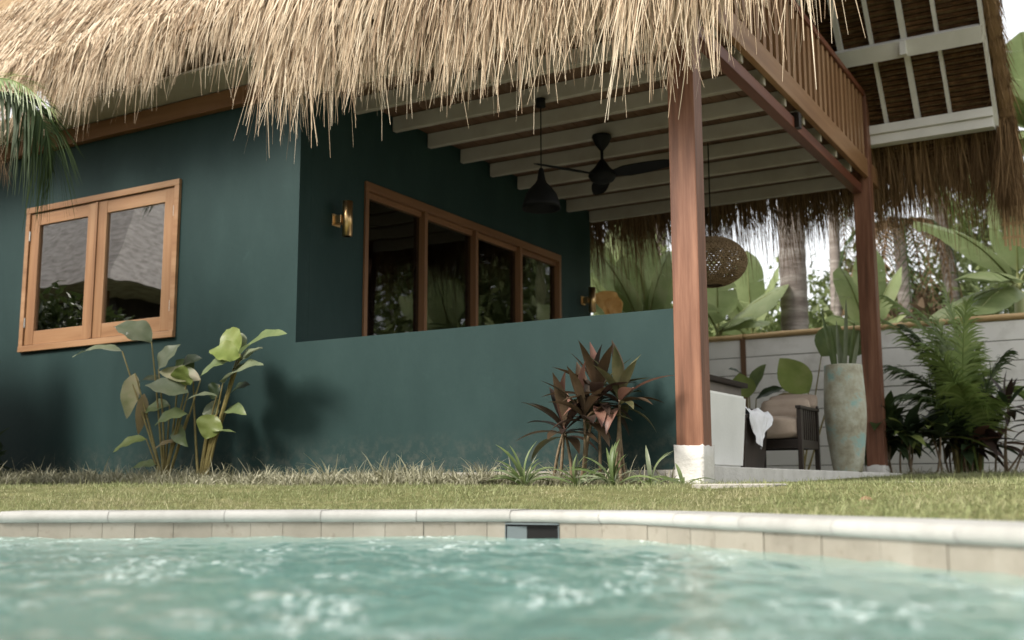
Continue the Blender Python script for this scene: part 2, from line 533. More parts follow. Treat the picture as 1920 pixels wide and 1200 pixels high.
M['vase'] = surf('glazed_vase', [(0, (.25, .23, .16)), (.35, (.37, .35, .26)), (.65, (.44, .44, .35)), (1, (.54, .54, .46))], scale=9, rough=.5, bump=.25, bscale=40, second=(4.5, .56, .66, (.22, .42, .40), .75))
M['cushion'] = surf('tan_cushion', [(0, (.36, .28, .22)), (1, (.47, .38, .30))], scale=5, rough=.9, bump=.3, bscale=200)
M['linen'] = surf('white_linen', [(0, (.74, .74, .76)), (1, (.84, .84, .86))], scale=6, rough=.85, bump=.2, bscale=40)
M['curtain'] = surf('tan_curtain', [(0, (.40, .31, .24)), (1, (.52, .42, .34))], scale=5, rough=.9, bump=.1, transl=.3)
M['grey_panel'] = surf('grey_panel', [(0, (.17, .15, .13)), (1, (.24, .21, .18))], scale=3, rough=.7, bump=.1)
M['wicker'] = surf('woven_rattan', [(0, (.14, .09, .045)), (1, (.30, .21, .12))], scale=12, rough=.7, bump=.3, transl=.1)
M['steel'] = surf('hinge_steel', [(0, (.5, .5, .48)), (1, (.62, .62, .6))], scale=5, rough=.35, bump=0, metallic=1.0)
M['skim'] = surf('skimmer_plastic', [(0, (.085, .105, .11)), (1, (.12, .145, .15))], scale=3, rough=.35, bump=0)
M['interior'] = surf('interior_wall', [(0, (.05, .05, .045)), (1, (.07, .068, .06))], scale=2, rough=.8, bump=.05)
M['ink'] = surf('white_print', [(0, (.7, .7, .7)), (1, (.8, .8, .8))], rough=.7, bump=0)

def glass_mat(name, extra):
    m, nt, out = new_mat(name)
    L = nt.links.new
    fr = N(nt, "ShaderNodeFresnel", IOR=1.52)
    ad = N(nt, "ShaderNodeMath", operation='MULTIPLY_ADD')
    ad.inputs[1].default_value = 1.25
    ad.inputs[2].default_value = extra
    ad.use_clamp = True
    L(fr.outputs[0], ad.inputs[0])
    gl = N(nt, "ShaderNodeBsdfGlossy", Roughness=.012)
    gl.inputs[0].default_value = (1, 1, 1, 1)
    tr = N(nt, "ShaderNodeBsdfTransparent")
    tr.inputs[0].default_value = (.62, .66, .63, 1)
    nz = N(nt, "ShaderNodeTexNoise", Scale=2.2, Detail=1.0)
    tc = N(nt, "ShaderNodeTexCoord")
    L(tc.outputs['Object'], nz.inputs["Vector"])
    bp = N(nt, "ShaderNodeBump", Strength=.035, Distance=.05)
    L(nz.outputs["Fac"], bp.inputs["Height"])
    L(bp.outputs[0], gl.inputs["Normal"])
    ms = N(nt, "ShaderNodeMixShader")
    L(ad.outputs[0], ms.inputs[0])
    L(tr.outputs[0], ms.inputs[1])
    L(gl.outputs[0], ms.inputs[2])
    L(ms.outputs[0], out.inputs[0])
    return m
M['glass'] = glass_mat('window_glass', .33)
M['glass_dim'] = glass_mat('terrace_window_glass', .0)

def water_mat():
    m, nt, out = new_mat('pool_water')
    L = nt.links.new
    tc = N(nt, "ShaderNodeTexCoord")
    n1 = N(nt, "ShaderNodeTexNoise", Scale=38.0, Detail=5.0, Roughness=.65)
    L(tc.outputs['Object'], n1.inputs["Vector"])
    bp = N(nt, "ShaderNodeBump", Strength=.3, Distance=.01)
    L(n1.outputs["Fac"], bp.inputs["Height"])
    fr = N(nt, "ShaderNodeFresnel", IOR=1.33)
    L(bp.outputs[0], fr.inputs["Normal"])
    gl = N(nt, "ShaderNodeBsdfGlossy", Roughness=.07)
    gl.inputs[0].default_value = (1, 1, 1, 1)
    L(bp.outputs[0], gl.inputs["Normal"])
    tr = N(nt, "ShaderNodeBsdfTransparent")
    tr.inputs[0].default_value = (.72, .93, .87, 1)
    df = N(nt, "ShaderNodeBsdfDiffuse")
    df.inputs[0].default_value = (.27, .49, .43, 1)     # milky with air bubbles
    mb = N(nt, "ShaderNodeMixShader")
    mb.inputs[0].default_value = .75
    L(tr.outputs[0], mb.inputs[1])
    L(df.outputs[0], mb.inputs[2])
    ms = N(nt, "ShaderNodeMixShader")
    fm = N(nt, "ShaderNodeMath", operation='MULTIPLY')
    fm.inputs[1].default_value = .7
    L(fr.outputs[0], fm.inputs[0])
    L(fm.outputs[0], ms.inputs[0])
    L(mb.outputs[0], ms.inputs[1])
    L(gl.outputs[0], ms.inputs[2])
    # froth drifting on the surface
    mp = N(nt, "ShaderNodeMapping")
    mp.inputs["Scale"].default_value = (1.0, 1.0, 1.0)
    mp.inputs["Rotation"].default_value = (0, 0, -YAW)
    mp2 = N(nt, "ShaderNodeMapping")
    mp2.inputs["Scale"].default_value = (1.0, .55, 1.0)
    L(tc.outputs['Object'], mp.inputs[0])
    L(mp.outputs[0], mp2.inputs[0])
    big = N(nt, "ShaderNodeTexNoise", Scale=5.0, Detail=5.0)
    fin = N(nt, "ShaderNodeTexNoise", Scale=42.0, Detail=6.0, Roughness=.72)
    L(mp2.outputs[0], big.inputs["Vector"])
    L(mp2.outputs[0], fin.inputs["Vector"])
    r1 = ramp(nt, [(.50, (0, 0, 0)), (.64, (1, 1, 1))])
    r2 = ramp(nt, [(.52, (0, 0, 0)), (.58, (1, 1, 1))])
    L(big.outputs["Fac"], r1.inputs[0])
    L(fin.outputs["Fac"], r2.inputs[0])
    mu = N(nt, "ShaderNodeMath", operation='MULTIPLY')
    L(r1.outputs[0], mu.inputs[0])
    L(r2.outputs[0], mu.inputs[1])
    mu2 = N(nt, "ShaderNodeMath", operation='MULTIPLY')
    mu2.inputs[1].default_value = .5
    L(mu.outputs[0], mu2.inputs[0])
    fo = N(nt, "ShaderNodeBsdfDiffuse")
    fo.inputs[0].default_value = (.72, .80, .78, 1)
    mf = N(nt, "ShaderNodeMixShader")
    L(mu2.outputs[0], mf.inputs[0])
    L(ms.outputs[0], mf.inputs[1])
    L(fo.outputs[0], mf.inputs[2])
    L(mf.outputs[0], out.inputs[0])
    return m
M['water'] = water_mat()

# ================================================================== POOL AND GROUND
Z_WATER = -0.303
Z_COP = -0.203
edge_pts = [(-3.941, -3.683), (-3.402, -3.372), (-2.864, -3.061), (-2.45, -2.86), (-2.15, -2.765), (-1.85, -2.775), (-1.55, -2.90), (-1.073, -3.28), (-.701, -3.594),
            (-.457, -3.823), (-.20, -4.08), (.15, -4.50), (.7, -5.3), (1.2, -6.4), (1.3, -7.6), (.5, -9.0), (-1.5, -9.9), (-4.0, -9.6), (-6.0, -8.3), (-6.8, -6.7), (-6.4, -5.4), (-5.3, -4.45)]
def catmull(pts, step):
    P = np.array(pts, float)
    n = len(P)
    out = []
    for i in range(n):
        a, b, c, d = P[i - 1], P[i], P[(i + 1) % n], P[(i + 2) % n]
        for t in np.linspace(0, 1, 24, endpoint=False):
            out.append(.5 * ((2 * b) + (c - a) * t + (2 * a - 5 * b + 4 * c - d) * t * t + (3 * b - a - 3 * c + d) * t ** 3))
    out = np.array(out)
    seg = np.linalg.norm(np.roll(out, -1, 0) - out, axis=1)
    cum = np.concatenate([[0], np.cumsum(seg)])
    m = max(8, int(round(cum[-1] / step)))
    s = np.linspace(0, cum[-1], m, endpoint=False)
    cl = np.vstack([out, out[:1]])
    return np.stack([np.interp(s, cum, cl[:, 0]), np.interp(s, cum, cl[:, 1])], 1), cum[-1]
LOOP, LOOP_LEN = catmull(edge_pts, 0.025)        # clockwise seen from above
NL = len(LOOP)
T2 = np.roll(LOOP, -3, 0) - np.roll(LOOP, 3, 0)
T2 /= np.linalg.norm(T2, axis=1)[:, None]
NO = np.stack([-T2[:, 1], T2[:, 0]], 1)          # away from the water
CEN = LOOP.mean(0)
if ((LOOP - CEN) * NO).sum() < 0:
    NO = -NO
def pool_dist(x, y):
    x = np.asarray(x, float).ravel()
    y = np.asarray(y, float).ravel()
    L2 = LOOP[::6]
    out = np.empty(len(x))
    for i in range(0, len(x), 4000):
        dx = x[i:i + 4000, None] - L2[None, :, 0]
        dy = y[i:i + 4000, None] - L2[None, :, 1]
        out[i:i + 4000] = np.sqrt((dx * dx + dy * dy).min(1))
    return out
def sm(a, b, v):
    t = np.clip((v - a) / (b - a), 0, 1)
    return t * t * (3 - 2 * t)
def ground_z(x, y):
    d = pool_dist(x, y)
    x = np.asarray(x, float).ravel()
    y = np.asarray(y, float).ravel()
    return -0.213 + 0.115 * sm(.2, 2.3, d) + .115 * sm(2.6, 8.5, d) + .008 * np.sin(x * 2.1 + 1) * np.sin(y * 2.7) * sm(.3, 1.2, d)
def gz(x, y):
    return float(ground_z([x], [y])[0])

# ground: rings outwards from the pool edge to the horizon
offs = [.16, .30, .45, .65, .9, 1.2, 1.6, 2.0, 2.5, 3.2, 4, 5, 6.5, 8.5, 12, 20, 40, 100, 400]
sub = LOOP[::8]
subn = (sub - CEN) / np.linalg.norm(sub - CEN, axis=1)[:, None]
sn = NO[::8]
V, F = [], []
m = len(sub)
for k, o in enumerate(offs):
    wgt = min(1, o / 2.0)
    dirs = sn * (1 - wgt) + subn * wgt
    P = sub + dirs * o
    zz = ground_z(P[:, 0], P[:, 1]) if k > 0 else np.full(m, -.232)
    if o > 30:
        zz = np.full(m, .0)
    for p, z in zip(P, zz):
        V.append((p[0], p[1], z))
for k in range(len(offs) - 1):
    for i in range(m):
        F.append((k * m + i, k * m + (i + 1) % m, (k + 1) * m + (i + 1) % m, (k + 1) * m + i))
ground = mk('ground', V, F, M['soil'], None, True, 'structure')

# pool basin with its tiles and coping stones as pieces
pool = bpy.data.objects.new('pool', None)
pool['kind'] = 'structure'
COL.objects.link(pool)
V, F = [], []
s4 = LOOP[::4]
n4 = NO[::4]
m = len(s4)
for off_, z in ((.15, -.246), (.012, -.246), (.012, -1.15), (-.35, -1.35)):
    for p, n_ in zip(s4, n4):
        V.append((p[0] + n_[0] * off_, p[1] + n_[1] * off_, z))
for k in range(3):
    for i in range(m):
        F.append((k * m + i, k * m + (i + 1) % m, (k + 1) * m + (i + 1) % m, (k + 1) * m + i))
F.append(tuple(range(3 * m, 4 * m)))
mk('basin', V, F, M['pool_floor'], pool, True)
V, F = [], []
for off_, z in ((.0095, -.2468), (.0095, -.40)):
    for p, n_ in zip(s4, n4):
        V.append((p[0] + n_[0] * off_, p[1] + n_[1] * off_, z))
mk('tile_backing', V, [(i, (i + 1) % m, m + (i + 1) % m, m + i) for i in range(m)], M['grout'], pool, True)

def sweep(i0, i1, prof, step=3, closed=True, caps=True):
    """profile (offset outwards, z) swept along the pool edge between two samples"""
    ids = list(range(i0, i1, step))
    if ids[-1] != i1:
        ids.append(i1)
    V, F = [], []
    k = len(prof)
    for i in ids:
        p, n_ = LOOP[i % NL], NO[i % NL]
        for o, z in prof:
            V.append((p[0] + n_[0] * o, p[1] + n_[1] * o, z))
    for a in range(len(ids) - 1):
        for b in range(k if closed else k - 1):
            F.append((a * k + b, a * k + (b + 1) % k, (a + 1) * k + (b + 1) % k, (a + 1) * k + b))
    if closed and caps:
        F.append(tuple(reversed(range(k))))
        F.append(tuple(range((len(ids) - 1) * k, len(ids) * k)))
    return V, F
prof = []
rc = .022
for a in np.linspace(-90, 90, 9):
    prof.append((-.028 + rc - rc * math.cos(math.radians(a)), Z_COP - rc + rc * math.sin(math.radians(a))))
prof += [(.20, Z_COP + .001), (.222, Z_COP - .004), (.222, Z_COP - 2 * rc)]
# bed the stones sit on (shows as the joint)
V, F = sweep(0, NL, [(.0, -.2465), (-.012, -.238), (-.012, -.216), (.0, -.2085), (.20, -.2085), (.20, -.2465)], 4)
mk('coping_bed', V, F, M['grout'], pool, True)
stone_n = 18
i = 0
k = 0
while i < NL - 8:
    ln = int(stone_n + random.randint(-3, 3))
    j = min(i + ln, NL)
    dz = random.uniform(-.0012, .0012)
    V, F = sweep(i, j, [(o, z + dz) for o, z in prof], 3, caps=False)
    V = np.array(V)
    # hair joint at both ends
    kk = len(prof)
    t0, t1 = T2[i % NL], T2[j % NL]
    V[:kk, :2] += t0 * .0011
    V[-kk:, :2] -= t1 * .0011
    mk('coping_stone', V, F, M['coping'], pool, True)
    i = j
    k += 1
def loop_index(x, y):
    return int(np.argmin(((LOOP - np.array([x, y])) ** 2).sum(1)))
SK0, SK1 = sorted((loop_index(-2.20, -2.775), loop_index(-1.975, -2.755)))
i = 0
seen0 = loop_index(-5.2, -4.4)
while i < NL - 4:
    j = min(i + random.choice((5, 5, 5, 6)), NL)
    inside = (i < SK1 and j > SK0)
    near = (i <= loop_index(.6, -5.2)) or i >= seen0
    a, b = i, j
    if i < SK0 < j:
        b, inside = SK0, False
    elif i < SK1 < j:
        a, inside = SK1, False
    if near and not inside and b > a:
        pr = random.uniform(0, .004)
        V, F = sweep(a, b, [(-.006 - pr, -.247), (-.006 - pr, -.372), (.011, -.372), (.011, -.247)], 5)
        V = np.array(V)
        V[:4, :2] += T2[a % NL] * .0008
        V[-4:, :2] -= T2[b % NL] * .0008
        mk('tile', V, F, M['tile'], pool)
    i = j
# skimmer mouth let into the wall
sk = thing('pool_skimmer', (LOOP[(SK0 + SK1) // 2][0], LOOP[(SK0 + SK1) // 2][1], -.30), 'rectangular pool skimmer opening with blue grey plastic surround in the pool wall', 'skimmer')
pA, pB = LOOP[SK0], LOOP[SK1]
tt = (pB - pA) / np.linalg.norm(pB - pA)
nn = NO[(SK0 + SK1) // 2]
wS = np.linalg.norm(pB - pA)
def skp(u, o, z):
    p = pA + tt * u * wS + nn * o
    return (p[0], p[1], z)
def skbox(u0, u1, o0, o1, z0, z1):
    V = [skp(u, o, z) for z in (z0, z1) for o in (o0, o1) for u in (u0, u1)]
    return V, [(0, 2, 3, 1), (4, 5, 7, 6), (0, 1, 5, 4), (2, 6, 7, 3), (0, 4, 6, 2), (1, 3, 7, 5)]
mb = MB()
mb.add(*skbox(0, 1, -.012, .012, -.2550, -.2495))
mb.add(*skbox(0, .014, -.012, .012, -.36, -.2595))
mb.add(*skbox(.986, 1, -.012, .012, -.36, -.2595))
mb.build('surround', M['skim'], sk)
mb = MB()
mb.add([skp(.014, .006, -.255), skp(.986, .006, -.255), skp(.986, .006, -.38), skp(.014, .006, -.38),
        ], [(0, 1, 2, 3)])
mb.build('throat_shade', M['black'], sk)  # flat black sheet standing in for the shade inside the opening
mb = MB().add([skp(.032, -.008, -.262), skp(.38, .004, -.262), skp(.38, .004, -.37), skp(.032, -.008, -.37)], [(0, 1, 2, 3)])
mb.build('weir_flap', M['skim'], sk)

# water sheet with real ripples
nr, na = 420, 720
ang = np.linspace(-math.pi, math.pi, na, endpoint=False)
la = np.arctan2(LOOP[:, 1] - CEN[1], LOOP[:, 0] - CEN[0])
lr = np.linalg.norm(LOOP - CEN, axis=1)
o_ = np.argsort(la)
R_edge = np.interp(ang, la[o_], lr[o_], period=2 * math.pi) + .010
rad = np.linspace(0.002, 1, nr) ** .8
X = CEN[0] + np.outer(rad, np.cos(ang) * R_edge)
Yw = CEN[1] + np.outer(rad, np.sin(ang) * R_edge)
H = np.zeros_like(X)
rg = np.random.default_rng(5)
for lam, amp, cnt in ((.70, .0020, 6), (.33, .0017, 10), (.16, .0014, 14), (.085, .0009, 16)):
    for _ in range(cnt):
        l = lam * rg.uniform(.75, 1.3)
        th = rg.uniform(0, 2 * math.pi)
        ph = rg.uniform(0, 6.28)
        q = (X * math.cos(th) + Yw * math.sin(th)) * 2 * math.pi / l + ph
        H += amp * rg.uniform(.5, 1) / math.sqrt(cnt) * 1.8 * (np.sin(q) + .25 * np.sin(2 * q + 1))
V = np.stack([X, Yw, Z_WATER + H], 2).reshape(-1, 3)
ii, jj = np.meshgrid(np.arange(nr - 1), np.arange(na), indexing='ij')
j2 = (jj + 1) % na
Q = np.stack([ii * na + jj, ii * na + j2, (ii + 1) * na + j2, (ii + 1) * na + jj], 2).reshape(-1, 4)
water = mk('water', V, Q, M['water'], None, True, 'structure')

# lawn
def outside_pool(x, y):
    a = np.arctan2(y - CEN[1], x - CEN[0])
    r = np.hypot(x - CEN[0], y - CEN[1])
    return r > np.interp(a, la[o_], lr[o_], period=2 * math.pi)
parts = []
for n, xr, yr, h0, h1 in ((90000, (-7.5, 1.0), (-4.6, 0.0), .018, .042), (26000, (-2.9, 2.2), (0.0, 6.2), .02, .05), (15000, (-13, -5.5), (-4.2, 0.0), .02, .045)):
    x = RNG.uniform(*xr, n)
    y = RNG.uniform(*yr, n)
    d = pool_dist(x, y)
    k = outside_pool(x, y) & (d > .20)
    k &= ~((x < -2.25) & (y > -.06))
    k &= ~((y > -.9) & (x < -3.6) & (RNG.uniform(0, 1, n) < .7))
    patch = np.sin(x * 1.7 + .6) * np.sin(y * 2.3 + x * .8) + .6 * np.sin(x * 4.1 + 2) * np.sin(y * 5.3)
    k &= ~((patch > .65) & (RNG.uniform(0, 1, n) < .45))
    x, y, d = x[k], y[k], d[k]
    z = ground_z(x, y) - .003
    nn_ = len(x)
    root = np.stack([x, y, z], 1)
    dd = np.stack([RNG.normal(0, .45, nn_), RNG.normal(0, .45, nn_), np.ones(nn_)], 1)
    dd /= np.linalg.norm(dd, axis=1)[:, None]
    hh = RNG.uniform(h0, h1, nn_) * np.where(RNG.uniform(0, 1, nn_) < .03, 1.9, 1.0) * (1 + .5 * (d < .34)) * (1 + .35 * np.sin(x * 3.3) * np.sin(y * 2.9))
    parts.append(ribbons(root, dd, hh, RNG.uniform(.0028, .005, nn_), RNG.uniform(.1, .7, nn_), 3, .15))
V, Q = join_np(parts)
o = mk('lawn_grass', V, Q, M['grass'], None, False, 'stuff')
tag(o, 'short green grass growing between pool edge, house and fence', 'grass')
# silvery low tufts planted along the foot of the wall
parts = []
xc = np.concatenate([RNG.uniform(-10.5, -3.6, 1100), RNG.uniform(-3.9, -2.6, 70)])
yc = np.where(xc < -3.7, RNG.uniform(-.95, -.05, len(xc)), RNG.uniform(-.4, -.05, len(xc)))
for cx, cy in zip(xc, yc):
    nb = RNG.integers(12, 24)
    a = RNG.uniform(0, 2 * math.pi, nb)
    tl = RNG.uniform(.15, .9, nb)
    dd = np.stack([np.cos(a) * tl, np.sin(a) * tl, np.ones(nb)], 1)
    dd /= np.linalg.norm(dd, axis=1)[:, None]
    root = np.stack([cx + RNG.normal(0, .02, nb), cy + RNG.normal(0, .02, nb), np.full(nb, gz(cx, cy) - .004)], 1)
    big = 1.7 if RNG.uniform() < .10 else 1.0
    parts.append(ribbons(root, dd, RNG.uniform(.12, .23, nb) * big, RNG.uniform(.007, .012, nb), RNG.uniform(.3, 1.0, nb), 4, .08))
V, Q = join_np(parts)
o = mk('border_tufts', V, Q, M['tuft'], None, False, 'stuff')
tag(o, 'low silvery grass tufts planted along the foot of the teal wall', 'ground cover')
# tufts under the areca palm by the fence
parts = []
for cx, cy in zip(RNG.uniform(-2.3, .4, 90), RNG.uniform(4.9, 6.6, 90)):
    nb = RNG.integers(10, 20)
    a = RNG.uniform(0, 2 * math.pi, nb)
    tl = RNG.uniform(.3, 1.2, nb)
    dd = np.stack([np.cos(a) * tl, np.sin(a) * tl, np.ones(nb)], 1)
    dd /= np.linalg.norm(dd, axis=1)[:, None]
    root = np.stack([cx + RNG.normal(0, .03, nb), cy + RNG.normal(0, .03, nb), np.full(nb, gz(cx, cy) - .004)], 1)
    parts.append(ribbons(root, dd, RNG.uniform(.08, .22, nb), RNG.uniform(.008, .014, nb), RNG.uniform(.3, 1.0, nb), 4, .08))
V, Q = join_np(parts)
o = mk('fence_border_tufts', V, Q, M['tuft'], None, False, 'stuff')
tag(o, 'low grassy tufts under the palm in front of the white fence', 'ground cover')

# stepping stones almost flush in the lawn
def stone(x, y, lx, ly, rz, label):
    bm = bmesh.new()
    z = gz(x, y)
    pts = []
    for k in range(14):
        a = 2 * math.pi * k / 14
        c, s = math.cos(a), math.sin(a)
        e = (abs(c) ** 4 + abs(s) ** 4) ** -.25
        pts.append((c * e * lx / 2 * random.uniform(.95, 1.03), s * e * ly / 2 * random.uniform(.93, 1.03)))
    V = []
    for s_, zz in ((1, -.05), (1, .004), (.96, .010)):
        for p in pts:
            V.append((p[0] * s_ * math.cos(rz) - p[1] * s_ * math.sin(rz) + x, p[0] * s_ * math.sin(rz) + p[1] * s_ * math.cos(rz) + y, z + zz))
    n = len(pts)
    F = [(k * n + i, k * n + (i + 1) % n, (k + 1) * n + (i + 1) % n, (k + 1) * n + i) for k in range(2) for i in range(n)]
    F.append(tuple(range(2 * n, 3 * n)))
    bm.free()
    tag(mk('stepping_stone', V, F, M['concrete']), label, 'stepping stone', 'stepping stones in the lawn')
stone(-1.93, -.82, .50, .42, .2, 'pale stepping stone in the lawn in front of the terrace opening')
stone(-1.05, -.10, .62, .45, .15, 'pale stepping stone in the lawn before the tall vase and palm')
stone(-1.75, .35, .48, .40, .1, 'pale stepping stone nearest to the terrace edge')

# ================================================================== VILLA
X0 = -5.70
villa = thing('villa', (X0, 2.5, 0), 'dark teal villa with thatched roof, timber terrace posts and balcony beside the pool', 'villa')
def wall_cells(axis, us, zs, solid, t0, t1):
    """slab with openings: cells of a grid, no faces between neighbouring cells"""
    nu, nz = len(us) - 1, len(zs) - 1
    S = lambda i, j: 0 <= i < nu and 0 <= j < nz and solid((us[i] + us[i + 1]) / 2, (zs[j] + zs[j + 1]) / 2)
    idx, V, F = {}, [], []
    def v(i, j, t):
        key = (i, j, t)
        if key not in idx:
            idx[key] = len(V)
            V.append((us[i], t, zs[j]) if axis == 'x' else (t, us[i], zs[j]))
        return idx[key]
    for i in range(nu):
        for j in range(nz):
            if not S(i, j):
                continue
            F.append((v(i, j, t0), v(i + 1, j, t0), v(i + 1, j + 1, t0), v(i, j + 1, t0)))
            F.append((v(i, j, t1), v(i, j + 1, t1), v(i + 1, j + 1, t1), v(i + 1, j, t1)))
            if not S(i - 1, j):
                F.append((v(i, j, t0), v(i, j + 1, t0), v(i, j + 1, t1), v(i, j, t1)))
            if not S(i + 1, j):
                F.append((v(i + 1, j, t0), v(i + 1, j, t1), v(i + 1, j + 1, t1), v(i + 1, j + 1, t0)))
            if not S(i, j - 1):
                F.append((v(i, j, t0), v(i, j, t1), v(i + 1, j, t1), v(i + 1, j, t0)))
            if not S(i, j + 1):
                F.append((v(i, j + 1, t0), v(i + 1, j + 1, t0), v(i + 1, j + 1, t1), v(i, j + 1, t1)))
    return V, F
WX0, WX1, WZ0, WZ1 = -8.985, -7.0, 1.138, 2.487
def front_solid(u, z):
    if u > X0:
        return z < 1.004
    return not (WX0 + .03 < u < WX1 - .03 and WZ0 + .03 < z < WZ1 - .03)
V, F = wall_cells('x', [-14, WX0 + .03, WX1 - .03, X0, -2.602], [0, 1.004, WZ0 + .03, WZ1 - .03, 3.02], front_solid, 0, .14)
mk('wall', V, F, M['teal'], villa)
IY0, IY1, IZ0, IZ1 = .82, 4.37, .30, 2.48
V, F = wall_cells('y', [.141, IY0 + .02, IY1 - .02, 5.15], [.02, IZ0, IZ1 - .02, 3.3], lambda u, z: not (IY0 < u < IY1 and IZ0 < z < IZ1 - .02), X0, X0 - .14)
mk('wall', V, F, M['teal'], villa)
mb = MB().box(X0 - .14, X0, .0005, .1405, 3.0205, 3.3)
mb.build('wall_head', M['teal'], villa)
RW = [(-8.82, -8.30), (-7.40, -7.165)]
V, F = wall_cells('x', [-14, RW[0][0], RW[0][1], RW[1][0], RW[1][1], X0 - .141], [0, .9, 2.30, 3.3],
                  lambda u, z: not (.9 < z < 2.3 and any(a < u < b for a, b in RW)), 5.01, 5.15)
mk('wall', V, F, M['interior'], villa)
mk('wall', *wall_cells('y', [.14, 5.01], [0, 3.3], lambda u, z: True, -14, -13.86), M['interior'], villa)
MB().box(-13.86, X0 - .14, .14, 5.01, -.02, .02).build('room_floor', M['interior'], villa)
MB().box(-13.86, X0 - .14, .14, 5.01, 3.04, 3.1).build('room_ceiling', M['interior'], villa)
# rough plinth showing under the green paint
MB().box(-14, -2.61, -.022, .05, -.25, -.002, .008).build('plinth', M['concrete'], villa)
MB().box(-14, X0 + .05, -.07, -.001, 3.0, 3.15, .006).build('wall_plate', M['teak_shaded_x'], villa)
MB().box(-14, X0 + .05, -.48, -.0, 3.16, 3.178).build('soffit_board', M['cream'], villa)

# casement window in the front wall
win = MB()
fw_ = .055
win.box(WX0, WX1, -.030, .11, WZ1 - fw_, WZ1, .004)
win.box(WX0, WX1, -.034, .11, WZ0, WZ0 + fw_, .004)
win.box(WX0, WX0 + fw_, -.028, .108, WZ0 + fw_, WZ1 - fw_, .004)
win.box(WX1 - fw_, WX1, -.028, .108, WZ0 + fw_, WZ1 - fw_, .004)
window = win.build('window', M['teak_x'], villa)
xm = (WX0 + WX1) / 2 - .03
for a, b in ((WX0 + fw_ + .006, xm - .006), (xm + .006, WX1 - fw_ - .006)):
    z0, z1 = WZ0 + fw_ + .006, WZ1 - fw_ - .006
    st = .118
    for x_0, x_1 in ((a, a + st), (b - st, b)):
        MB().box(x_0, x_1, -.012, .035, z0, z1, .004).build('sash_stile', M['teak_z'], window)
    for q0, q1 in ((z0, z0 + .125), (z1 - .115, z1)):
        MB().box(a + st, b - st, -.009, .032, q0, q1, .003).build('sash_rail', M['teak_x'], window)
    MB().box(a + st - .004, b - st + .004, .010, .016, z0 + .12, z1 - .11).build('pane', M['glass'], window)
MB().box(xm - .022, xm + .012, -.022, -.0125, WZ0 + fw_ + .01, WZ1 - fw_ - .01, .003).build('meeting_strip', M['teak_z'], window)
for x in (WX0 + fw_ + .003, WX1 - fw_ - .003):
    for z in (WZ0 + .27, WZ1 - .27):
        MB().tube([(x, -.019, z - .045), (x, -.019, z + .045)], .007, 8).build('hinge', M['steel'], window)

# four-light window in the terrace side wall
fr = MB()
fr.box(X0 - .10, X0 + .022, IY0, IY1, IZ1 - .075, IZ1, .004)
iwin = fr.build('terrace_window', M['teak_shaded_y'], villa)
MB().box(X0 - .10, X0 + .022, IY0, IY1, IZ0 + .001, IZ0 + .075, .004).build('sill', M['teak_shaded_y'], iwin)
ys = np.linspace(IY0, IY1 - .045, 5)
for k, y in enumerate(ys):
    MB().box(X0 - .098, X0 + .020, y, y + .045, IZ0 + .075, IZ1 - .075, .003).build('mullion', M['teak_shaded_z'], iwin)
for k in range(4):
    MB().box(X0 - .05, X0 - .044, ys[k] + .046, ys[k + 1] - .001, IZ0 + .076, IZ1 - .076).build('pane', M['glass_dim'], iwin)
    MB().box(X0 - .075, X0 - .02, ys[k] + .0455, ys[k + 1] - .0005, IZ1 - .125, IZ1 - .0755, .003).build('sash_head', M['teak_shaded_y'], iwin)

# ceiling: joists and planks of the deck above
for y in (.07, .63, 1.19, 1.735, 2.295, 2.845, 3.40, 3.955, 4.52, 5.105):
    MB().box(X0 + .012, -2.495, y - .002, y + .058, 3.02, 3.155, .011).build('ceiling_joist', M['cream'], villa)
xp = X0 + .005
while xp < -2.52:
    w = .118
    MB().box(xp, xp + w - .006, .02, 5.6, 3.158 + random.uniform(0, .002), 3.185).build('ceiling_plank', M['plank_y'], villa)
    xp += w

# posts
def post(y0, y1, z0, z1, base):
    p = MB().box(-2.603, -2.425, y0, y1, z0, z1, .008).build('post', M['post_z'], villa, False)
    bm = bmesh.new()
    bmesh.ops.create_cube(bm, size=1)
    bmesh.ops.subdivide_edges(bm, edges=list(bm.edges), cuts=5, use_grid_fill=True)
    for v in bm.verts:
        top = v.co.z > .45
        x = -2.514 + v.co.x * .188
        y = (y0 + y1) / 2 + v.co.y * (y1 - y0 + .05)
        z = base - .25 + (v.co.z + .5) * (z0 + .012 - base + .25)
        if top:
            z += random.uniform(-.012, .012)
        v.co = (x + random.uniform(-.004, .004), y + random.uniform(-.004, .004), z)
    bm.verts.index_update()
    V = [v.co[:] for v in bm.verts]
    F = [[v.index for v in f.verts] for f in bm.faces]
    bm.free()
    mk('post_footing', V, F, M['pale_concrete'], villa, True)
    return p
post(-.012, .135, .13, 3.34, -.05)
post(5.055, 5.20, .10, 4.03, -.05)
MB().box(-2.603, -2.512, .14, 5.05, 2.92, 3.017, .006).build('terrace_beam', M['red_y'], villa)
MB().box(-2.545, -2.47, 2.62, 2.70, 2.925, 3.06, .004).build('beam_cleat', M['dark_z'], villa)
rail = MB().box(-2.492, -2.438, .20, 5.88, 3.077, 3.272, .006).build('balcony_fascia', M['teak_y'], villa)
bal = MB().box(-2.50, -2.43, .20, 5.05, 3.95, 4.01, .006).build('balcony_rail', M['red_y'], villa)
y = .30
while y < 4.98:
    MB().box(-2.478, -2.450, y, y + .075, 3.272, 3.95, .003).build('baluster', M['teak_z'], bal)
    y += .165
# dim upper floor behind the railing
MB().box(-4.3, -4.2, .3, 5.0, 3.19, 5.4).build('balcony_wall', M['plank_z'], villa)
MB().box(-3.1, -2.62, 3.3, 4.6, 4.02, 4.14, .01).build('balcony_ledge', M['black'], villa)

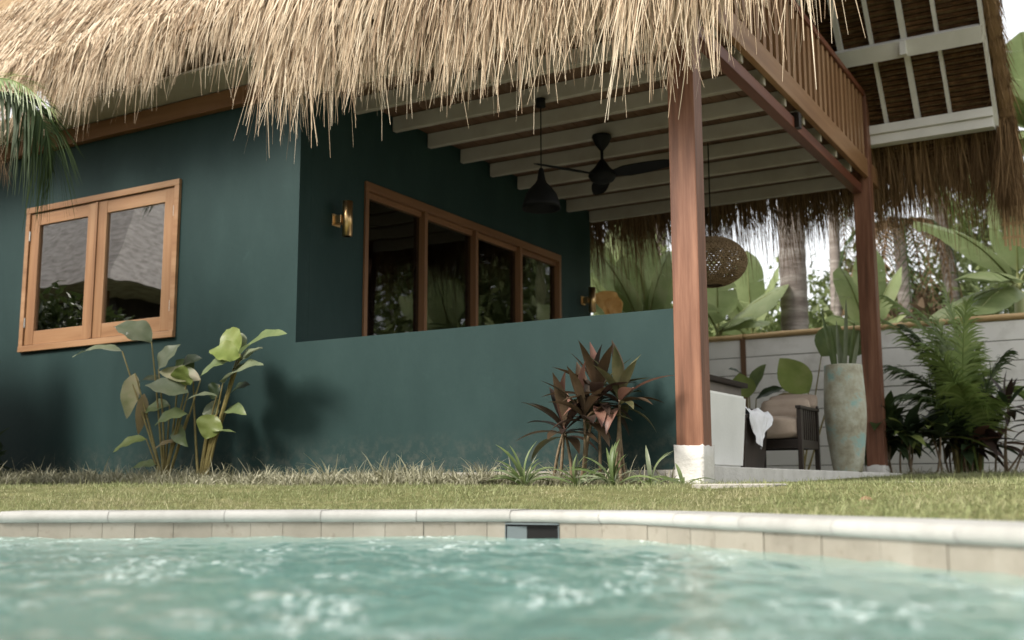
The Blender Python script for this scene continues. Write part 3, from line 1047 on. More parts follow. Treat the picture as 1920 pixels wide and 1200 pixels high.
# roof frame: rafters, purlins, battens
RY, RZ = 2.55, 7.19                     # ridge line
def slope(s, side):                      # s = distance down the rafter from the ridge
    return np.array([RY + side * s * .617, RZ - s * .787])
SLEN = 4.9
roof = mk('roof_structure', *(lambda m_: (m_.V, m_.F))(MB().box(-14, -1.25, RY - .05, RY + .05, RZ - .16, RZ - .05)), M['white_paint'], villa)
def slope_box(x0, x1, s0, s1, n0, n1, side):
    V = []
    nv = np.array([.787 * side, .617])
    for n_ in (n0, n1):
        for s in (s0, s1):
            c = slope(s, side) + nv * n_
            for x in (x0, x1):
                V.append((x, c[0], c[1]))
    return V, [(0, 1, 3, 2), (4, 6, 7, 5), (0, 4, 5, 1), (2, 3, 7, 6), (0, 2, 6, 4), (1, 5, 7, 3)]
k = 0
for side in (1, -1):
    x = -1.632
    k = 0
    while x > -6.0:
        w = .052 if k % 2 else .034
        V, F = slope_box(x - w / 2, x + w / 2, .05, 4.62, -.07, -.001, side)
        mk('rafter', V, F, M['white_paint'], roof)
        x -= .315
        k += 1
    V, F = slope_box(-1.225, -1.19, .02, SLEN + .02, -.12, .03, side)
    mk('bargeboard', V, F, M['white_paint'], roof)
sp_ = (RZ - 4.33) / .787
V, F = slope_box(-6.0, -1.226, sp_ - .085, sp_ + .085, -.15, -.071, 1)
mk('purlin', V, F, M['white_paint'], roof)
MB().box(-1.98, -1.915, 4.62, 4.70, 4.16, 4.30, .006).build('purlin_peg', M['white_paint'], roof)
MB().box(-6.0, -1.226, 5.17, 5.26, 3.565, 3.66, .005).build('eave_plate', M['white_paint'], roof)
MB().box(-6.0, -1.226, 5.20, 5.33, 3.46, 3.562, .005).build('eave_plate', M['white_paint'], roof)
mb = MB()
for side in (1, -1):
    s = .3
    while s < SLEN + .1:
        jit = random.uniform(-.006, .006)
        mb.add(*slope_box(-6.0, -1.20, s - .014 + jit, s + .014 + jit, .0, .03 + random.uniform(0, .012), side))
        s += .058
mb.build('thatch_battens', M['batten'], roof, False, 'stuff')
for side, x0_ in ((1, -14), (-1, -14)):
    V, F = slope_box(x0_, -1.16, -.1, SLEN + (.12 if side > 0 else .05), .046, .20, side)
    mk('thatch_body', V, F, M['thatch_body'], roof)

# thatch strands ------------------------------------------------------
def lowfreq(x, seed, f=1.0):
    r = np.random.default_rng(seed)
    out = np.zeros_like(x)
    for k_ in range(7):
        fr_ = f * r.uniform(.6, 5.0)
        out += np.sin(x * fr_ + r.uniform(0, 6.28)) / (1 + .25 * fr_)
    return out / 1.6
def strands_front(n, x0, x1, smin, smax, lmin, lmax, wmin, wmax, dy=-.56, sagv=(.05, .35), seed=1, curl=.05, ln=0.0, tilt=.12, dep=(.195, .30), trim=False):
    r = np.random.default_rng(seed)
    x = r.uniform(x0, x1, n)
    x = x + .018 * np.sin(x * 61 + 1.3) + .009 * np.sin(x * 143) + .034 * np.sin(x * 21 + .7 * np.sin(x * 3))   # gather into tufts
    s = r.uniform(smin, smax, n)
    depth = r.uniform(*dep, n)
    root = np.stack([x, RY - s * .617 - .787 * depth, RZ - s * .787 + .617 * depth], 1)
    d = np.stack([r.normal(0, tilt, n) + .07 * lowfreq(x, seed + 3, 3), dy + r.normal(0, .07, n), np.full(n, -.80)], 1)
    d /= np.linalg.norm(d, axis=1)[:, None]
    L = r.uniform(lmin, lmax, n) * (1 + ln * lowfreq(x, seed + 9, 2.0) + ln * .5 * np.sin(x * 21 + 2))
    if trim:
        L = L * np.interp(x, [XS, XS + .5, XS + 1.5], [.86, .92, 1.0])
    a = r.normal(0, .6, n)
    face = np.stack([np.cos(a), np.sin(a), r.normal(0, .1, n)], 1)
    return ribbons(root, d, L, r.uniform(wmin, wmax, n), r.uniform(*sagv, n), 4, curl, face, r, tip=.15)
S_EAVE = SLEN + .02
XS = -5.50                                  # where the deeper main eave begins
parts = []
# left, shorter eave: the slope is in view
parts.append(strands_front(19000, -11.5, XS, S_EAVE - 1.9, S_EAVE - .20, .22, .42, .008, .015, seed=21, tilt=.13))
parts.append(strands_front(5500, -11.5, XS, S_EAVE - .34, S_EAVE - .10, .22, .40, .008, .015, -.24, (.2, .6), 22, .07, .25, .12))
parts.append(strands_front(800, -11.5, XS, S_EAVE - .2, S_EAVE - .08, .34, .50, .007, .012, -.20, (.3, .7), 23, .10, .30, .12))
V, Q = join_np(parts)
mk('thatch_short_eave', V, Q, M['thatch'], roof, False, 'stuff')
parts = []
# main deep eave with long hanging strands
XM = -2.50
parts.append(strands_front(9000, XS - .03, XM, S_EAVE - 1.2, S_EAVE - .10, .40, .66, .009, .017, -.40, (.1, .5), 31, dep=(.20, .32), trim=True))
parts.append(strands_front(7000, XS, XM - .05, S_EAVE - .28, S_EAVE - .06, .36, .76, .009, .018, -.10, (.1, .4), 32, .07, .16, .09, trim=True))
parts.append(strands_front(1500, XS + .05, XM + .05, S_EAVE - .1, S_EAVE - .05, .64, 1.02, .010, .018, -.07, (.0, .3), 33, .08, .14, .09, trim=True))
parts.append(strands_front(2300, XM - .2, -1.30, S_EAVE - 1.2, S_EAVE - .10, .42, .70, .010, .018, -.40, (.1, .5), 34))
parts.append(strands_front(1000, XM - .1, -1.30, S_EAVE - .2, S_EAVE + .0, .55, .92, .012, .022, -.10, (.1, .4), 35, .08, .30, .09))
parts.append(strands_front(190, XM - .1, -1.32, S_EAVE - .1, S_EAVE + .0, .80, 1.10, .012, .018, -.08, (.0, .3), 36, .09, .20, .09))
V, Q = join_np(parts)
mk('thatch_long_eave', V, Q, M['thatch'], roof, False, 'stuff')
# rear eave, old brown thatch seen from inside
def strands_rear(n, x0, x1, smin, smax, lmin, lmax, w0, w1, sag, seed, curl=.05):
    r = np.random.default_rng(seed)
    x = r.uniform(x0, x1, n)
    x = x + .03 * np.sin(x * 37) + .015 * np.sin(x * 91)
    s = r.uniform(smin, smax, n)
    dp = r.uniform(-.02, .20, n)
    root = np.stack([x, RY + s * .617 + .787 * dp, RZ - s * .787 + .617 * dp], 1)
    d = np.stack([r.normal(0, .10, n), .35 + r.normal(0, .12, n), np.full(n, -.85)], 1)
    d /= np.linalg.norm(d, axis=1)[:, None]
    a = r.normal(0, .6, n)
    face = np.stack([np.cos(a), np.sin(a), np.zeros(n)], 1)
    L = r.uniform(lmin, lmax, n) * (1 + .2 * lowfreq(x, seed, 3))
    return ribbons(root, d, L, r.uniform(w0, w1, n), r.uniform(*sag, n), 4, curl, face, r, tip=.15)
parts = [strands_rear(9000, -6.6, -1.12, 4.55, 4.95, .22, .46, .008, .016, (.3, .9), 41),
         strands_rear(1500, -6.6, -1.12, 4.8, 5.0, .36, .62, .007, .012, (.4, 1.0), 42, .08)]
V, Q = join_np(parts)
mk('old_thatch_eave', V, Q, M['thatch_old'], roof, False, 'stuff')
# bound verge roll at the gable
mb = MB()
pts, rr = [], []
for k in range(70):
    s = 1.2 + k * .053
    c = slope(s, 1) + np.array([.787, .617]) * .02
    pts.append((-1.125 + random.uniform(-.008, .008), c[0] + random.uniform(-.008, .008), c[1]))
    rr.append((.062 + (.018 if k % 2 else 0)) * random.uniform(.9, 1.1))
mb.tube(pts, rr, 10)
mb.build('verge_roll', M['thatch_old'], roof, True)
r = np.random.default_rng(77)
n = 2600
s = r.uniform(1.2, 4.95, n)
root = np.stack([-1.11 + r.uniform(-.09, .05, n), RY + s * .617 + .787 * r.uniform(-.02, .16, n), RZ - s * .787 + .617 * r.uniform(0, .12, n)], 1)
d = np.stack([r.normal(.10, .22, n), .45 + r.normal(0, .25, n), np.full(n, -.8)], 1)
d /= np.linalg.norm(d, axis=1)[:, None]
parts = [ribbons(root, d, r.uniform(.12, .30, n), r.uniform(.006, .012, n), r.uniform(.2, .8, n), 3, .12, None, r)]
n = 1300
root = np.stack([-1.12 + r.uniform(-.10, .08, n), 5.42 + r.uniform(-.12, .12, n), 3.45 + r.uniform(-.25, .15, n)], 1)
d = np.stack([r.normal(0, .07, n), r.normal(-.02, .08, n), np.full(n, -1.0)], 1)
parts.append(ribbons(root, d, r.uniform(.5, .95, n), r.uniform(.007, .013, n), np.zeros(n), 4, .05, None, r))
V, Q = join_np(parts)
mk('verge_strands', V, Q, M['thatch_old'], roof, False, 'stuff')
# split-bamboo end piece hanging from the verge
hb = thing('bamboo_hanging', (-1.13, 5.35, 2.25), 'small hanging panel of split bamboo strips below the rear thatch corner', 'bamboo panel')
for k in range(6):
    xx = -1.22 + k * .038
    MB().box(xx, xx + .024, 5.34, 5.347, 2.24 + random.uniform(-.03, .02), 2.66, .002).build('strip', M['bamboo'], hb)
for z in (2.33, 2.47):
    MB().box(-1.235, -1.0, 5.348, 5.355, z, z + .03, .002).build('cross_strip', M['bamboo'], hb)

# ================================================================== TERRACE
FZ = .03
pts = [(X0 + .001, .141), (-2.61, .141), (-2.60, .30), (-2.56, .9), (-2.50, 1.7), (-2.42, 2.6), (-2.33, 3.5), (-2.27, 4.2), (-2.24, 4.9), (-2.30, 5.35), (-2.6, 5.5), (X0 + .001, 5.5)]
n = len(pts)
V = [(x, y, -.14) for x, y in pts] + [(x, y, FZ - .006) for x, y in pts] + [(x + (0 if i in (0, n - 1) else -.006), y, FZ) for i, (x, y) in enumerate(pts)]
F = [(k * n + i, k * n + (i + 1) % n, (k + 1) * n + (i + 1) % n, (k + 1) * n + i) for k in range(2) for i in range(n)]
F.append(tuple(range(2 * n, 3 * n)))
mk('terrace_floor', V, F, M['pale_concrete'], None, False, 'structure')

def lamp_shade_profile(pr, c, n=28):
    return MB().lathe(pr, c, n, cap=False)
# wall lights
def sconce(y, z, label):
    t = thing('wall_light', (X0, y, z), label, 'wall light', 'brass wall lights')
    MB().box(X0 + .002, X0 + .014, y - .05, y + .05, z - .05, z + .05, .004).build('back_plate', M['brass'], t)
    MB().box(X0 + .014, X0 + .085, y - .035, y + .035, z - .035, z + .035, .006).build('arm', M['brass'], t)
    mb = MB().lathe([(.030, -.145), (.041, -.145), (.041, .145), (.030, .145), (.030, -.1), ], (X0 + .125, y, z), 28, cap=False)
    tb = mb.build('tube', M['brass'], t, True)
    MB().lathe([(.001, -.09), (.030, -.09)], (X0 + .125, y, z), 20, cap=False).build('diffuser', M['white_paint'], tb)
sconce(.445, 2.055, 'brass tube wall light beside the terrace window near the front corner')
sconce(4.93, 2.05, 'brass tube wall light at the far end of the terrace wall')
# black ceiling fan
fc = np.array([-4.144, 2.237, 3.02])
fan = thing('ceiling_fan', tuple(fc), 'black three-bladed ceiling fan under the white joists', 'ceiling fan')
MB().lathe([(.085, .0), (.088, -.02), (.06, -.085), (.022, -.135), (.016, -.14)], fc, 24).build('canopy', M['black'], fan, True)
MB().tube([fc + (0, 0, -.13), fc + (0, 0, -.25)], .014, 10).build('downrod', M['black'], fan, True)
MB().lathe([(.018, -.225), (.035, -.245), (.07, -.30), (.12, -.345), (.125, -.38), (.10, -.42), (.05, -.44), (.001, -.445)], fc, 28).build('motor', M['black'], fan, True)
for k in range(3):
    a = math.radians(118 + 120 * k)
    d = np.array([math.cos(a), math.sin(a), 0])
    sd = np.array([-math.sin(a), math.cos(a), 0])
    V, F = [], []
    prof = [(.10, .045), (.16, .06), (.24, .085), (.36, .085), (.50, .075), (.62, .06), (.68, .035)]
    for th in (0, .007):
        for rr_, hw in prof:
            for u in (-1, 1):
                p = fc + d * rr_ + sd * hw * u + np.array([0, 0, -.365 - u * hw * .25 - th + .02 * rr_])
                V.append(p)
    m = len(prof)
    for o in (0, 2 * m):
        for i in range(m - 1):
            F.append((o + 2 * i, o + 2 * i + 1, o + 2 * i + 3, o + 2 * i + 2))
    for i in range(m - 1):
        for e in (0, 1):
            F.append((2 * i + e, 2 * i + 2 + e, 2 * m + 2 * i + 2 + e, 2 * m + 2 * i + e))
    F.append((0, 1, 2 * m + 1, 2 * m))
    F.append((2 * m - 2, 2 * m - 1, 4 * m - 1, 4 * m - 2))
    mk('blade', V, F, M['black'], fan, True)
# black bell pendant
pc = np.array([-4.16, 1.13, 3.02])
t = thing('pendant_lamp', tuple(pc), 'black bell-shaped pendant lamp on a long cord over the terrace', 'pendant lamp')
MB().lathe([(.04, 0), (.04, -.07), (.005, -.075)], pc, 20).build('ceiling_rose', M['black'], t, True)
MB().tube([pc + (0, 0, -.07), pc + (0, 0, -.60)], .005, 6).build('cord', M['black'], t)
MB().lathe([(.012, -.58), (.022, -.60), (.034, -.68), (.05, -.71), (.085, -.745), (.125, -.80), (.15, -.88), (.155, -.92), (.148, -.915), (.12, -.81), (.08, -.75), (.02, -.70)], pc, 32, cap=False).build('shade', M['black'], t, True)
# woven rattan globe
bc = np.array([-3.40, 2.93, 1.905])
t = thing('woven_pendant', tuple(bc + (0, 0, 1.1)), 'large round woven rattan pendant lamp behind the front post', 'pendant lamp')
MB().tube([bc + (0, 0, .22), bc + (0, 0, 1.115)], .006, 6).build('cord', M['black'], t)
mb = MB()
for k in range(46):
    a = 2 * math.pi * k / 46
    for sg in (-1, 1):
        P = []
        for q in np.linspace(-1.25, 1.40, 15):
            r_ = .315 * math.cos(q)
            aa = a + sg * q * .55
            P.append(bc + np.array([r_ * math.cos(aa), r_ * math.sin(aa), .225 * math.sin(q)]))
        mb.tube(P, .0060, 4, False)
for q in np.linspace(-1.25, 1.4, 30):
    r_ = .314 * math.cos(q)
    P = [bc + np.array([r_ * math.cos(a), r_ * math.sin(a), .225 * math.sin(q)]) for a in np.linspace(0, 2 * math.pi, 33)]
    mb.tube(P, .0065, 4, False)
o = mb.build('woven_shade', M['wicker'], t)
o['kind'] = 'stuff'

# white built-in bench, counter, trunk with towel, chair, vase
V = [(-3.25, .145, FZ), (-2.70, .145, FZ), (-2.66, 1.42, FZ), (-3.25, 1.42, FZ), (-3.25, .145, .555), (-2.69, .145, .555), (-2.645, 1.50, .555), (-3.25, 1.50, .555)]
bm = bmesh.new()
bv = [bm.verts.new(v) for v in V]
for f in ((3, 2, 1, 0), (4, 5, 6, 7), (0, 1, 5, 4), (1, 2, 6, 5), (2, 3, 7, 6), (3, 0, 4, 7)):
    bm.faces.new([bv[i] for i in f])
bmesh.ops.bevel(bm, geom=list(bm.edges), offset=.018, segments=3, affect='EDGES')
bm.verts.index_update()
o = mk('built_in_bench', [v.co[:] for v in bm.verts], [[v.index for v in f.verts] for f in bm.faces], M['white_plaster'])
bm.free()
tag(o, 'white plastered built-in bench block right behind the front post', 'bench')
t = thing('sideboard', (-3.55, 2.9, FZ), 'grey sideboard with dark wooden top behind the white bench', 'sideboard')
MB().box(-3.75, -3.33, 2.1, 3.42, FZ + .002, .80, .006).build('body', M['grey_panel'], t)
MB().box(-3.80, -3.28, 2.05, 3.47, .801, .845, .006).build('top', M['dark_y'], t)
for yy in (2.53, 2.98):
    MB().box(-3.329, -3.318, yy - .2, yy + .2, .12, .72, .004).build('door_panel', M['grey_panel'], t)
tc = np.array([-3.02, 2.30])
t = thing('storage_trunk', (tc[0], tc[1], FZ), 'black storage trunk with small white print beside the armchair', 'trunk')
body = MB()
V = [(-.17, -.24, 0), (.15, -.24, 0), (.15, .26, 0), (-.17, .26, 0), (-.17, -.24, .40), (.19, -.26, .40), (.19, .28, .40), (-.17, .28, .40)]
V = [(tc[0] + x, tc[1] + y, FZ + .002 + z) for x, y, z in V]
body.add(V, [(3, 2, 1, 0), (4, 5, 6, 7), (0, 1, 5, 4), (1, 2, 6, 5), (2, 3, 7, 6), (3, 0, 4, 7)])
body.build('body', M['dark_z'], t)
MB().box(tc[0] - .185, tc[0] + .205, tc[1] - .275, tc[1] + .295, FZ + .403, FZ + .435, .006).build('lid', M['dark_y'], t)
# white towel thrown over the trunk
nu, nv_ = 26, 30
V, F = [], []
rg = random.Random(3)
ph = [rg.uniform(0, 6) for _ in range(6)]
for i in range(nu + 1):
    for j in range(nv_ + 1):
        u, v = i / nu, j / nv_
        y = tc[1] - .30 + .58 * u
        wr = .012 * math.sin(u * 17 + ph[0]) + .010 * math.sin(u * 29 + v * 6 + ph[1]) + .014 * math.sin(v * 11 + u * 5 + ph[2])
        reach = .34 + .20 * (1 - abs(u - .42) * 2)
        q = v * reach
        if q < .25:
            x, z = tc[0] - .05 + q, FZ + .448 + abs(wr) + .025 * math.sin(u * 7 + 1) ** 2
        else:
            x, z = tc[0] + .212 + abs(wr) * 1.1, FZ + .444 - (q - .25) + abs(wr) * .4
            y += (u - .45) * -(q - .25) * .9
        V.append((x, y, z))
for i in range(nu):
    for j in range(nv_):
        a = i * (nv_ + 1) + j
        F.append((a, a + 1, a + nv_ + 2, a + nv_ + 1))
o = mk('towel', V, F, M['linen'], None, True)
tag(o, 'crumpled white towel thrown over the black trunk', 'towel')
# dark armchair with slatted sides, tan cushions
cc = np.array([-2.86, 3.02])
CS = .86
ch = thing('armchair', (cc[0], cc[1], FZ), 'dark slatted wooden armchair on the terrace beside the tall vase', 'armchair')
def cb(x0, x1, y0, y1, z0, z1, name, mat, b=.004, par=None):
    return MB().box(cc[0] + x0 * CS, cc[0] + x1 * CS, cc[1] + y0 * CS, cc[1] + y1 * CS, FZ + z0 * CS, FZ + z1 * CS, b).build(name, M[mat], par or ch)
for x in (-.30, .26):
    for y in (-.32, .28):
        cb(x, x + .045, y, y + .045, .001, .60 if y < 0 else .66, 'leg', 'dark_z')
cb(-.255, .26, -.315, -.28, .22, .30, 'seat_rail', 'dark_x')
cb(-.255, .26, .285, .32, .22, .30, 'seat_rail', 'dark_x')
cb(-.295, -.26, -.275, .28, .22, .30, 'seat_rail', 'dark_y')
cb(.265, .30, -.275, .28, .22, .30, 'seat_rail', 'dark_y')
for sx in (-.285, .275):
    cb(sx - .02, sx + .035, -.34, .34, .601, .63, 'armrest', 'dark_y')
    for k in range(7):
        y = -.225 + k * .072
        cb(sx, sx + .016, y, y + .032, .30, .60, 'arm_slat', 'dark_z', .002)
for k in range(7):
    x = -.22 + k * .07
    cb(x, x + .03, .295, .312, .30, .68, 'back_slat', 'dark_z', .002)
cb(-.255, .26, .288, .318, .66, .70, 'back_rail', 'dark_x')
cb(-.25, .255, -.28, .28, .302, .318, 'seat_board', 'dark_x')
def cushion(c, size, rot, name, label, mat='cushion', tuft=False):
    bm = bmesh.new()
    bmesh.ops.create_cube(bm, size=1)
    bmesh.ops.subdivide_edges(bm, edges=list(bm.edges), cuts=7, use_grid_fill=True)
    R = Matrix.Rotation(rot[2], 3, 'Z') @ Matrix.Rotation(rot[0], 3, 'X')
    for v in bm.verts:
        p = v.co.copy()
        e = [max(0, abs(c_) * 2) for c_ in p]
        k_ = (1 - .55 * (max(e[0], 0) ** 4 + max(e[1], 0) ** 4) / 2)
        z = p.z * k_
        if tuft:
            z *= 1 - .40 * abs(math.sin(p.y * math.pi * 3))
        q = Vector((p.x * size[0] * (1 - .06 * e[1] ** 6), p.y * size[1] * (1 - .06 * e[0] ** 6), z * size[2]))
        v.co = R @ q + Vector(c)
    bmesh.ops.smooth_vert(bm, verts=bm.verts, factor=.5, use_axis_x=True, use_axis_y=True, use_axis_z=True)
    bm.verts.index_update()
    o = mk(name, [v.co[:] for v in bm.verts], [[v.index for v in f.verts] for f in bm.faces], M[mat], None, True)
    bm.free()
    return tag(o, label, 'cushion')
cushion((cc[0], cc[1] - .07, FZ + .365), (.45, .56, .20), (0, 0, 0), 'seat_cushion', 'plump tan seat cushion on the dark armchair')
cushion((cc[0], cc[1] + .17, FZ + .49), (.43, .29, .17), (math.radians(74), 0, 0), 'back_cushion', 'ribbed tan back cushion leaning in the dark armchair', tuft=True)
cushion((cc[0] + .04, cc[1] + .27, FZ + .60), (.42, .18, .10), (math.radians(40), 0, .1), 'bolster_cushion', 'pale fringed cushion on top of the armchair back', 'curtain')
# tall glazed vase
vc = np.array([-2.435, 3.58, FZ])
prof = [(.128, 0), (.135, .01), (.152, .12), (.178, .32), (.196, .52), (.197, .66), (.19, .82), (.180, .98), (.178, 1.04), (.172, 1.05), (.155, 1.045), (.150, .95), (.001, .94)]
prof = [(r_ * .93, z_ * .90) for r_, z_ in prof]
o = MB().lathe(prof, vc, 40).build('vase', M['vase'], None, True)
tag(o, 'tall weathered green and tan glazed vase at the terrace edge', 'vase')
t = thing('snake_plant', (vc[0], vc[1], FZ + .85), 'snake plant with tall upright striped leaves in the vase', 'snake plant')
for k, (dx, dy, h, lean) in enumerate(((-.07, 0, .78, -.10), (-.03, .05, .66, -.03), (.02, -.04, .88, .05), (.05, .03, .62, .06), (.0, .06, .52, -.06), (.075, -.02, .50, .09), (-.05, -.05, .55, -.02))):
    p0 = vc + np.array([dx, dy, .84])
    V, F = leaf_geo(p0, p0 + np.array([lean, dy * .5, h * .8]), .038, (.25 + random.uniform(-.3, .3), -1, 0), .03 * random.choice((-1, 1)), 'strap', .3)
    mk('leaf', V, F, M['leaf_grey' if k % 3 else 'strap'], t, True)

# room behind the terrace window
t = thing('curtain', (-6.0, 4.3, .03), 'pale tan curtain gathered inside the terrace window', 'curtain')
P = []
V, F = [], []
ncol = 40
for i in range(ncol + 1):
    u = i / ncol
    for z in (.05, 1.2, 2.42):
        V.append((-6.00 + .03 * math.sin(u * 38), 4.20 + .26 * u + .01 * math.cos(u * 38), z))
for i in range(ncol):
    for j in range(2):
        F.append((i * 3 + j, i * 3 + j + 1, i * 3 + j + 4, i * 3 + j + 3))
mk('fabric', V, F, M['curtain'], t, True)
MB().tube([(-6.02, .9, 2.43), (-6.02, 4.8, 2.43)], .012, 8).build('curtain_rod', M['dark_y'], t)

# ================================================================== FENCE
FY = 7.0
fence = thing('fence', (-2.0, FY, 0), 'white horizontal board fence with a bamboo rail on top behind the terrace', 'fence')
bx = [-9.5, -7.0, -4.49, -1.95, .58, 3.1, 5.6]
for a, b in zip(bx[:-1], bx[1:]):
    for k in range(8):
        z0 = -.06 + k * .226
        MB().box(a + .032, b - .032, FY + random.uniform(0, .004), FY + .022, z0 + .006, z0 + .222, .004).build('board', M['fence'], fence)
for x in bx:
    MB().box(x - .032, x + .032, FY - .022, FY + .06, -.2, 1.755, .004).build('fence_post', M['plank_z'], fence)
MB().box(-9.5, 5.6, FY + .028, FY + .05, -.2, 1.752).build('backing', M['grey_panel'], fence)
for a, b in zip(bx[:-1], bx[1:]):
    P, rr = [], []
    for k in range(41):
        x = a + (b - a) * k / 40
        P.append((x, FY + .012, 1.785 + .004 * math.sin(x * 3)))
        rr.append(.036 + (.004 if k % 8 == 0 else 0))
    MB().tube(P, rr, 10).build('bamboo_rail', M['bamboo'], fence, True)

# ================================================================== PLANTS BY THE WALL
def px_leaf(par, Y0, a, b, wpx, mat, shape='heart', bow=.10, nv=(0.15, -1, .35), fold=.22, dy=(0, 0), ripple=.04):
    p0 = at(a[0], a[1], Y0 + dy[0])
    p1 = at(b[0], b[1], Y0 + dy[1])
    V, F = leaf_geo(p0, p1, wpx * 1.45 / 250.0, nv, bow, shape, fold, ripple=ripple)
    return mk('leaf', V, F, M[mat], par, True), p0
def px_stem(par, base, p, mat='stem_olive', r0=.011, r1=.005, bow=(0, 0, 0)):
    base = np.array(base)
    P = bez(base, (base + p) / 2 + np.array(bow), p, np.linspace(0, 1, 9))
    MB().tube(P, np.linspace(r0, r1, 9), 7).build('stem', M[mat], par, True)
PY = -.36
b1 = at(309, 898, PY)
b1[2] = gz(b1[0], b1[1]) - .01
plA = thing('broad_leaf_plant', tuple(b1), 'lanky broad-leaved plant with drooping withered leaves below the casement window', 'plant')
LA = [((284, 641), (213, 612), 46, 'leaf_grey', (.3, -.55, .8), (0, -.15), .10, 1),
      ((229, 659), (136, 670), 26, 'leaf_grey', (.2, -.35, .9), (0, -.12), .10, 1),
      ((297, 692), (339, 646), 36, 'leaf_grey', (-.3, -1, .2), (0, .06), .06, 1),
      ((253, 700), (238, 785), 27, 'leaf_pale', (.5, -1, 0), (0, 0), .03, 1),
      ((270, 738), (259, 816), 17, 'leaf_brown', (.9, -.6, 0), (0, 0), .04, 0),
      ((353, 737), (272, 722), 36, 'leaf_grey', (0, -.7, .75), (0, -.14), .05, 1),
      ((349, 722), (346, 684), 44, 'leaf_lime', (0, -1, .25), (0, -.06), .05, 1),
      ((376, 712), (297, 697), 27, 'leaf_pale', (0, -.8, .6), (.05, .0), .05, 1),
      ((352, 777), (290, 798), 32, 'leaf_green', (.1, -.6, .8), (0, -.14), .12, 1),
      ((274, 823), (212, 849), 24, 'leaf_lime', (.1, -.6, .8), (0, -.12), .10, 1),
      ((297, 871), (243, 880), 22, 'leaf_green', (.1, -.5, .9), (0, -.1), .06, 0),
      ((330, 828), (290, 842), 14, 'leaf_brown', (.1, -.5, .9), (0, -.1), .1, 1),
      ((300, 712), (255, 722), 20, 'leaf_dark', (.1, -.5, .9), (.05, .06), .1, 0),
      ((318, 760), (270, 775), 26, 'leaf_green', (.1, -.7, .7), (.05, .0), .1, 1),
      ((335, 690), (380, 672), 24, 'leaf_dark', (.1, -.8, .6), (.1, .08), .08, 1),
      ((330, 800), (352, 838), 22, 'leaf_green', (-.2, -.8, .5), (.06, -.04), .08, 1)]
for a, b, w, mt, nv_, dy, bw, stm in LA:
    _, p = px_leaf(plA, PY, a, b, w, mt, 'heart', bw, nv_, dy=dy)
    if stm:
        px_stem(plA, b1 + np.array([random.uniform(-.02, .02), random.uniform(-.02, .02), 0]), p, bow=(random.uniform(-.03, .05), 0, .03))
b2 = at(378, 900, PY + .04)
b2[2] = gz(b2[0], b2[1]) - .01
plB = thing('broad_leaf_plant', tuple(b2), 'upright clump of broad green leaves on olive stems beside the window plant', 'plant')
LB = [((451, 664), (538, 625), 34, 'leaf_green', (-.2, -.6, .8), (0, -.16), .07, 1),
      ((447, 662), (424, 618), 42, 'leaf_lime', (0, -1, .2), (0, .05), .06, 1),
      ((449, 664), (441, 621), 30, 'leaf_grey', (.5, -1, .1), (.03, .08), .05, 0),
      ((452, 670), (392, 659), 44, 'leaf_lime', (0, -.7, .7), (0, -.12), .07, 1),
      ((437, 692), (492, 652), 30, 'leaf_grey', (-.2, -.7, .7), (0, .06), .06, 1),
      ((418, 718), (494, 684), 36, 'leaf_grey', (-.2, -.55, .8), (0, -.14), .07, 1),
      ((452, 672), (376, 706), 28, 'leaf_green', (.2, -.5, .85), (0, -.16), .12, 0),
      ((406, 742), (347, 752), 15, 'leaf_grey', (0, -.4, .9), (0, -.08), .10, 1),
      ((404, 778), (385, 824), 38, 'leaf_lime', (.4, -1, .1), (0, -.03), .05, 1),
      ((396, 812), (442, 811), 10, 'leaf_green', (0, -.3, .95), (0, -.05), .05, 1),
      ((412, 722), (396, 748), 30, 'leaf_dark', (0, -1, .3), (.08, .08), .05, 1),
      ((398, 752), (405, 785), 32, 'leaf_grey', (0, -1, .2), (.05, .02), .04, 1),
      ((430, 740), (470, 722), 26, 'leaf_dark', (-.2, -.6, .8), (.1, .1), .08, 1),
      ((362, 700), (330, 676), 26, 'leaf_green', (.2, -.8, .5), (.1, .06), .08, 1),
      ((425, 770), (462, 778), 22, 'leaf_green', (-.2, -.6, .8), (.06, -.03), .1, 1)]
for a, b, w, mt, nv_, dy, bw, stm in LB:
    _, p = px_leaf(plB, PY + .02, a, b, w, mt, 'heart', bw, nv_, dy=dy)
    if stm:
        px_stem(plB, b2 + np.array([random.uniform(-.05, .05), random.uniform(-.03, .03), 0]), p, r0=.013, bow=(random.uniform(-.03, .0), 0, .02))

